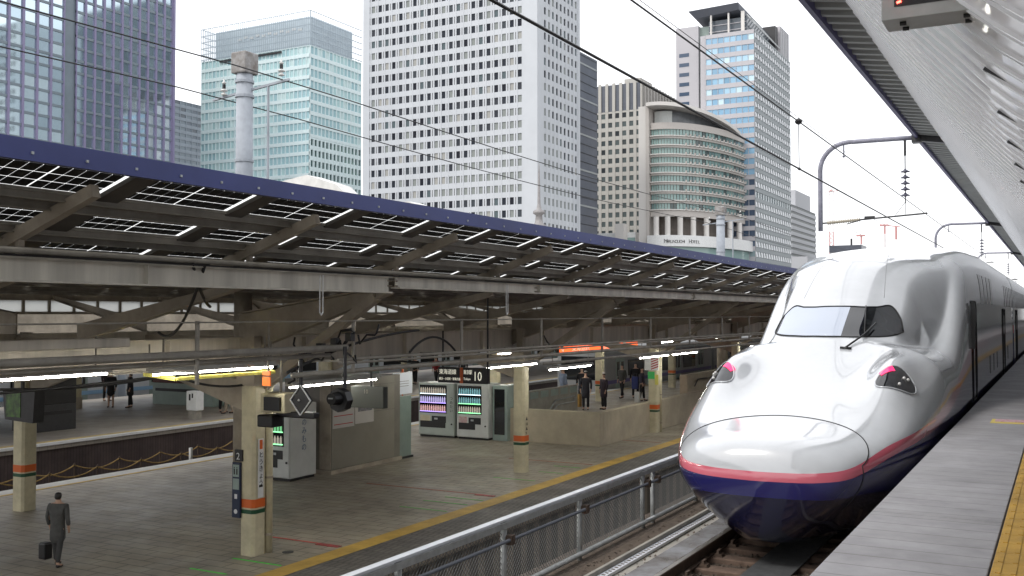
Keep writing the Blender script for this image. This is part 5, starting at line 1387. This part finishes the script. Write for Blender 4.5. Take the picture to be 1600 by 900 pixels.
core(t, xg-50, xg-1.0, yg+1.5, yg+dg_-5, 102, 113.2, mat('crown_plant', (.58,.66,.71), .5, noise=(.3, .1)), 'roof_plant')
g = MB()
for (xx, zz) in [(-38+3.1*i, 108.3+.5*(i%2)) for i in range(11)]: g.box(xg+xx, xg+xx+1.9, yg+1.3, yg+1.49, zz, zz+.9)
g.build('plant_louvre', M['white'], t)
core(t, xg-46, xg-14, yg-.42, yg-.1, 100.3, 101.1, M['darkmetal'], 'vent_slot')
# grey block left of it
m_gy = mat('grey_blue_block', (.20,.24,.28), .35, noise=(.2, .15)); m_gyg = island_mat('grey_glass', [(.10,.13,.16),(.14,.18,.21),(.08,.10,.12)], .1)
t = bldg('grey blue office block half hidden behind the glass building', -428.9, 401)
core(t, -520, -429.5, 401.5, 440, ZG, 118, m_gy)
facade(t, (-428.9,401), (0,1), (1,0), 39, ZG, 118, 36, 9, .9, .45, .95, m_gy, m_gyg, rec=.3, prd=.0, maxw=40)
# big left tower with violet mullions
m_pf = mat('violet_mullion', (.21,.19,.31), .4, noise=(.1, .06)); m_pb = mat('grey_spandrel', (.17,.21,.24), .3, noise=(.15, .12))
m_pg = island_mat('mirror_glass', [(.50,.62,.68),(.58,.70,.75),(.44,.55,.61),(.64,.76,.80)], .05, metal=.88, spec=1.)
xp = -284.4
t = bldg('tall mirrored glass tower with violet mullions filling the left edge', xp, 230, )
core(t, -380, xp-.6, 190, 264.7, ZG, 132, m_pb)
ya, yb_ = 223.7, 264.8
facade(t, (xp, ya), (0,1), (1,0), yb_-ya, ZG, 132, 35, 11, .80, .10, .90, m_pf, m_pg, rec=.35, prd=.18, maxw=60, bandm=m_pb)
facade(t, (xp+.0, 150), (0,1), (1,0), 69.4, ZG, 132, 35, 14, .84, .10, .90, m_pf, m_pg, rec=.35, prd=.18, maxw=40, bandm=m_pb)
core(t, xp-3, xp-2, 219.4, ya, ZG, 132, m_pb, 'recess_wall')
g = MB()
for f in range(35): g.box(xp-2, xp-1.9, 219.6, ya-.2, ZG+4.06*f+1, ZG+4.06*f+2.9)
g.build('recess_window', M['glassdark'], t)
core(t, xp-.1, xp+.5, yb_, yb_+1.0, ZG, 132, m_pf, 'edge_fin')
# block across the tracks that the mirrored tower reflects
m_rb = mat('reflected_facade', (.07,.095,.115), .5, noise=(.1, .2)); m_rg = island_mat('reflected_glass', [(.05,.06,.07),(.10,.12,.13),(.22,.26,.27)], .2)
t = bldg('slate coloured office block across the tracks mirrored in the violet tower', 60, 560)
for k, (ya3, yb3, zt3) in enumerate(((494,520,150),(520,545,206),(545,566,228),(566,760,249))):
    core(t, 60.6, 150, ya3+.4, yb3, ZG, zt3, m_rb, 'wing')
    facade(t, (60, ya3), (0,1), (-1,0), yb3-ya3, ZG, zt3-.4, int((zt3+10)/4.3), int((yb3-ya3)/4.4), .7, .35, .9, m_rb, m_rg, rec=.3, prd=.1, maxw=0)
# curved hotel
m_ho = mat('hotel_stone', (.48,.45,.42), .6, noise=(.1, .06)); m_how = mat('hotel_white', (.62,.60,.57), .5); m_hg = island_mat('hotel_glass', [(.20,.31,.30),(.15,.23,.23),(.26,.37,.35),(.08,.11,.11),(.21,.32,.31)], .1)
t = bldg('curved beige hotel with green window bands and a wide oval roof', -118, 372, name='hotel_building')
hx, hy = -129.6, 396.; ha, hb = 20.0, 47.5
def arc(a, off=0.): return (hx+(ha+off)*math.sin(a), hy-(hb+off)*math.cos(a))
def arcband(g, z0, z1, off, n=36, a0=-.10, a1=1.62, depth=.8):
    out = [arc(a0+(a1-a0)*i/n, off) for i in range(n+1)]; inn = [arc(a0+(a1-a0)*i/n, off-depth) for i in range(n+1)]
    g.grid([[(x,y,z0) for x,y in inn],[(x,y,z0) for x,y in out],[(x,y,z1) for x,y in out],[(x,y,z1) for x,y in inn]])
fl0, fh = 37.2, 3.37; NF = 9
g = MB(); arcband(g, 36, 69, -1.2, depth=3); g.build('wall_core', m_ho, t)
for f in range(NF+1):
    z = fl0+f*fh
    g = MB(); arcband(g, z-.50 if f else z-2.0, z+.45 if f < NF else z+1.9, 0); g.build('parapet_band', m_ho, t)
    g = MB(); arcband(g, z+.28, z+.62, .55); 
    if f < NF: g.build('white_ledge', m_how, t)
ww = []
for f in range(NF):
    z = fl0+f*fh
    for k in range(34):
        a0 = -.09+1.70*k/34; a1 = a0+1.70/34*.80
        if f == 10 and 0: continue
        p, q = arc(a0, -.5), arc(a1, -.5); ww.append(((p[0]),p[1],q[0],q[1],z+.55,z+fh-.48))
ww.sort(key=lambda w: -w[4]*.0+math.hypot(w[0], w[1])-w[4]*.2)
def hq(g, w): g.add([(w[0],w[1],w[4]),(w[2],w[3],w[4]),(w[2],w[3],w[5]),(w[0],w[1],w[5])], [(0,1,2,3)])
for w in ww[:100]: g = MB(); hq(g, w); g.build('window', m_hg, t)
g = MB()
for w in ww[100:]: hq(g, w)
g.build('window', m_hg, t)['kind'] = 'stuff'
g = MB()
for k in range(17): 
    for f in range(NF):
        a = .5+1.1*k/17; p = arc(a, .5); z = fl0+f*fh+.3; g.box(p[0]-.25,p[0]+.25,p[1]-.25,p[1]+.25,z,z+1.0)
g.build('ledge_block', m_ho, t)['kind'] = 'stuff'
g = MB(); out = [arc(-.10+1.5*i/40, 3.6-2.9*(i/40)**2) for i in range(41)]
g.add([(x,y,74.6-.14*(y-hy+hb)) for x,y in out]+[(x,y,75.9-.14*(y-hy+hb)) for x,y in out]+[(hx-10,hy+20,74),(hx-10,hy+20,75.5)],
      [(i,i+1,42+i,41+i) for i in range(40)]+[(i+1,i,82) for i in range(40)]+[(41+i,42+i,83) for i in range(40)]); g.build('oval_roof', m_how, t)
g = MB(); arcband(g, 68.5, 74.0, -4, depth=2); g.build('penthouse_glass', mat('penthouse', (.13,.14,.15), .2, noise=(.4, .3)), t)
g = MB(); arcband(g, 69.4, 74.2, -3.4, a0=-.10, a1=.28, n=10, depth=.6); g.build('penthouse_screen', M['offwhite'], t)
core(t, hx-3.4, hx-2.2, hy-hb-.9, hy-20, ZG, 76.2, m_ho, 'side_wall')
core(t, hx-6.3, hx-3.5, hy-hb-.6, hy-hb+1, ZG, 75.7, m_how, 'white_fin')
# colonnade and sign band
for k in range(8):
    g = MB(); a = .02+1.55*k/8; p = arc(a, .4); g.lathe((p[0],p[1],28), [(1.1,-.5),(1.0,.2),(1.0,7.0),(1.2,7.3)], 12); g.build('colonnade_column', m_how, t)
g = MB(); arcband(g, ZG, 36, -4.5, depth=1); g.build('lobby_wall', mat('lobby', (.12,.10,.085), .5, noise=(.5, .3)), t)
g = MB(); arcband(g, 24.2, 28.2, 3.0, depth=7); g.build('sign_band', M['white'], t)
g = MB(); arcband(g, ZG, 24.1, 1.5, depth=1); g.build('lower_glazing', m_hg, t)
txt = 'MARUNOUCHI HOTEL'
for i, ch in enumerate(txt):
    if ch == ' ': continue
    a = .17+.031*i; p = arc(a, 3.08); q = arc(a+.02, 3.08); u_ = Vector((q[0]-p[0], q[1]-p[1], 0))
    text_mb(ch, 1.95 if i in (0, 11) else 1.55, (p[0],p[1],25.4), u_, (0,0,1), depth=.05).build('sign_letter', M['darkmetal'], t)
# low roofs beside the hotel
t = bldg('low white roofed building between the beige tower and the hotel', -141, 350, name='low_building')
core(t, -162, -138.0, 350, 362, ZG, 30, M['white'], 'wall'); core(t, -162, -138.1, 349.6, 349.95, 24, 28, m_hg, 'glazing'); core(t, -144.5, -141, 346, 349.5, ZG, 33, m_how, 'stair_tower')
# blue glass tower
m_bw = mat('pale_panel', (.44,.43,.45), .5, noise=(.05, .05)); m_bb = island_mat('sky_blue_glass', [(.30,.50,.66),(.38,.58,.72),(.24,.42,.58),(.55,.72,.80),(.20,.36,.50)], .07, spec=.8)
m_bd = island_mat('blue_grey_glass', [(.16,.23,.26),(.22,.30,.33),(.06,.09,.14),(.26,.34,.36)], .1)
xb, yb2 = -105.6, 394.7
t = bldg('tall tower with sky blue glass, white tilted vents and a flat overhanging roof', xb, yb2)
fhb = 4.0; zt_ = 112.0
core(t, xb-22, xb-.5, yb2+.5, yb2+61, ZG, zt_, m_bw)
def bl_facade(z0, z1, fl, mg, mw):
    facade(t, (xb-19.6, yb2), (1,0), (0,-1), 19.6, z0, z1, fl, 8, .94, .06, .62, m_bw, mg, rec=.3, prd=-.04, maxw=mw)
bl_facade(54.4, zt_, 14, m_bb, 60); bl_facade(ZG, 54.3, 16, m_bd, 30)
m_vw = mat('white_vent', (.66,.68,.70), .4)
facade(t, (xb, yb2+.4), (0,1), (1,0), 59.5, ZG, zt_, 31, 15, .90, .18, .80, mat('side_panel', (.27,.30,.31), .5), island_mat('side_glass', [(.22,.27,.29),(.28,.33,.34),(.18,.22,.24)], .12), rec=.3, prd=-.04, maxw=10)
g = MB(); vents = []
for f in range(31):
    for k in range(15):
        z = ZG+(zt_-ZG)/31*(f+.22); a = yb2+.4+59.5/15*(k+.12)
        if f in (14,): continue
        vents.append((a, z))
vents.sort(key=lambda v: -v[1]+v[0]*.1)
for (a, z) in vents[:90]:
    g2 = MB(); g2.add([(xb+.05,a,z),(xb+.05,a+1.7,z),(xb+.4,a+1.7,z+.1),(xb+.4,a,z+.1),(xb+.05,a,z+2.1),(xb+.05,a+1.7,z+2.1)], [(0,3,2,1),(3,4,5,2),(0,4,3),(1,2,5)]); g2.build('vent', m_vw, t)
for (a, z) in vents[90:]:
    g.add([(xb+.05,a,z),(xb+.05,a+1.7,z),(xb+.4,a+1.7,z+.1),(xb+.4,a,z+.1),(xb+.05,a,z+2.1),(xb+.05,a+1.7,z+2.1)], [(0,3,2,1),(3,4,5,2),(0,4,3),(1,2,5)])
g.build('vent', m_vw, t)['kind'] = 'stuff'
# white service shaft left, with a few small windows
core(t, xb-33.2, xb-23.6, yb2+3, yb2+40, ZG, 117.2, m_bw, 'service_shaft'); core(t, xb-23.6, xb-19.7, yb2+5, yb2+40, ZG, 117, M['vendgreen'], 'recess')
for f in range(30):
    z = ZG+4.0*f+3.2
    if z < 106: core(t, xb-31.8, xb-27.6, yb2+2.93, yb2+2.99, z, z+1.5, m_bd, 'shaft_window')
    if z < 108: core(t, xb-22.6, xb-20.4, yb2+4.93, yb2+4.99, z, z+2.6, M['glassdark'], 'recess_window')
# rooftop pavilion
g = MB(); g.add([(xb-26.8,yb2-.5,122.6),(xb-6,yb2-1,123.2),(xb-4,yb2+42,119.5),(xb-26.5,yb2+42,119),(xb-24.5,yb2+2,119.9),(xb-6.2,yb2+1,120.9),(xb-4.4,yb2+41,118),(xb-25,yb2+41,117.5)],
      [(0,1,2,3),(7,6,5,4),(0,4,5,1),(1,5,6,2),(2,6,7,3),(3,7,4,0)]); g.build('overhanging_roof', mat('roof_slate', (.12,.13,.155), .5), t)
core(t, xb-19.5, xb-4.0, yb2+4, yb2+40, zt_, 118.5, mat('pavilion_glass', (.10,.12,.14), .15, noise=(.3, .3)), 'pavilion')
for xx in (-18.2, -11.0, -5.6): core(t, xb+xx, xb+xx+(.6 if xx < -8 else 1.3), yb2+1.5, yb2+2.3, zt_, 120.3, m_how, 'pavilion_column')
for zz in (113.8, 116.4): core(t, xb-19.4, xb-4.2, yb2+3.7, yb2+3.98, zz, zz+.3, m_bw, 'pavilion_rail')
g = MB()
for k in range(13): g.beam((xb-4.0,yb2+4+k*3.2,119.6-k*.12),(xb-.2,yb2+4+k*3.2,114.6-k*.05),.3,.5)
g.beam((xb-.3,yb2+2,114.7),(xb-.3,yb2+43,114),.3,.5); g.beam((xb-2,yb2+2,117.5),(xb-2,yb2+43,116),.3,.5)
g.build('roof_louvres', M['galv'], t)
core(t, xb-6, xb-.6, yb2+45, yb2+60.8, zt_, 124.5, m_bw, 'rear_shaft')
for k in range(5): core(t, xb-.6, xb-.4, yb2+46+3*k, yb2+46.3+3*k, zt_, 124.3, M['galv'], 'rear_rib')
core(t, xb-7, xb-1.5, yb2+40, yb2+43.9, 112.1, 123.5, M['darkmetal'], 'rear_plant')
# small banded block farther right
m_fb = mat('banded_concrete', (.44,.45,.47), .6)
t = bldg('small distant block with dark horizontal window bands right of the blue tower', -154, 665)
core(t, -175, -154.7, 666, 740, ZG, 71, m_fb)
facade(t, (-154,665), (0,1), (1,0), 74, -4, 71, 19, 1, 1., .55, .98, m_fb, m_bgg, rec=.5, prd=.0, pier=False, maxw=19)
core(t, -172, -155, 680, 725, 71, 82, m_fb, 'roof_block')
t = bldg('low pale block with a hipped roof at the foot of the distant banded block', -120, 600)
core(t, -150, -121.5, 560, 590, ZG, 31, m_fb, 'wall')
for k in range(9): core(t, -121.5, -121.3, 561+3.2*k, 563+3.2*k, 8, 27, M['galv'], 'fin')
# masts and cranes in the haze
m_rw = mat('crane_red', (.55,.27,.26), .6); m_wh = mat('crane_white', (.75,.72,.72), .6)
t = thing('radio_mast', 'red and white lattice mast rising beyond the curved line arm', 'mast', (-174.5,900,-10))
for k in range(16):
    z = -10+7.3*k; g = MB()
    for dx, dy in ((-1.6,-1.6),(1.6,-1.6),(1.6,1.6),(-1.6,1.6)): g.beam((-174.6+dx,900+dy,z),(-174.6+dx,900+dy,z+7.25),.4,.4)
    for a in range(2): g.beam((-176.2,898.4,z+3.6*a),(-173,898.4,z+3.6*(a+1)),.3,.3); g.beam((-173,898.4,z+3.6*a),(-176.2,898.4,z+3.6*(a+1)),.3,.3)
    g.build('lattice_section', m_rw if k in (0,2,4,6,8,9,10) else m_wh, t)
g = MB(); g.beam((-180,900,105),(-169,900,105.6),.6,.6); g.lathe((-174.6,900,106), [(0,-1.6),(1.6,0),(0,1.6)], 8); g.build('mast_head', m_rw, t)
for (x, y, z, l) in ((-150,900,67,'small red and white tower crane over the distant low block'),(-131,900,75,'larger red tower crane with a double top over the train roof')):
    t = thing('tower_crane', l, 'crane', (x, y, -10), 'red tower cranes in the distance')
    g = MB(); g.beam((x,y,-10),(x,y,z-8),1.6,1.6); g.build('mast', m_wh, t)
    g = MB(); g.beam((x,y,z-8),(x,y,z),1.3,1.3); g.box(x-4,x+3,y-1,y+1,z-1.3,z); 
    if z > 70: g.beam((x+9,y,z-13),(x+9,y,z-2),1.6,1.6); g.beam((x-4,y,z),(x+12,y,z-2.5),.8,.8)
    g.build('slewing_head', m_rw, t)
    g = MB(); g.beam((x,y,z),(x-9,y,z+5),.5,.5); g.build('jib', M['galv'], t)
t = bldg('low dark roofed building on the horizon left of the train cab roof', -128, 700, name='low_building')
core(t, -137, -117, 700, 720, ZG, 44.5, m_fb, 'wall'); core(t, -137.4, -116.6, 699.6, 720, 41, 45.5, m_dk, 'roof_edge'); core(t, -124, -123, 702, 704, 45.5, 50, M['darkmetal'], 'chimney')
for i, (x, y, w, h, l) in enumerate([(-60,1100,40,32,'pale hazy block far along the tracks, tallest'),(-20,1000,30,18,'pale hazy block far along the tracks beside the roof edge'),(-90,1200,30,38,'pale hazy slab on the horizon behind the train roof'),(8,900,26,22,'pale hazy low block at the vanishing point of the tracks')]):
    t = bldg(l, x, y); core(t, x-w/2, x+w/2, y, y+30, ZG, h, m_fb, 'wall')
    for f in range(int((h+8)/4)): core(t, x-w/2+1, x+w/2-1, y-.1, y, -8+4*f, -6+4*f, M['glassdark'], 'window_band')
# white curved roofs just behind the canopy, and the station dome finial
t = thing('white_vaulted_roof', 'white angular tent like roof edge showing above the blue canopy fascia', 'roof', (-33,40,3))
g = MB(); pr = [(-36.6,5.9),(-35.6,6.7),(-33.5,7.0),(-31.6,6.4),(-30.2,5.2),(-30.2,2),(-36.6,2)]; g.prism(pr, 'y', 40, 41.2); g.build('shell', mat('white_membrane', (.62,.62,.60), .5, noise=(1.2, .2)), t)
g = MB(); g.prism([(-29.9,4.9),(-29.2,5.3),(-27.6,5.4),(-26.4,4.9),(-26.4,2),(-29.9,2)], 'y', 40.5, 41.6); g.build('second_shell', mat('white_membrane_b', (.56,.56,.54), .5, noise=(1.2, .25)), t)
t = thing('dome_finial', 'slender grey spire on a small dome in front of the white tower', 'spire', (-100,198,0))
g = MB(); g.lathe((-100.6,198,14.5), [(5.2,-8),(4.6,1.0),(4.4,2.0),(2.6,3.2),(1.6,3.6),(1.5,4.8),(.9,5.4),(.7,7.0),(1.3,7.4),(1.3,7.9),(.6,8.3),(.35,9.5),(.18,16.5),(.05,18.5)], 16); g.build('spire', mat('copper_grey', (.27,.26,.26), .6, noise=(2, .2)), t, smooth=True)
for x, y, w, d, h, l in [(-60,140,0,0,0,'')]: pass
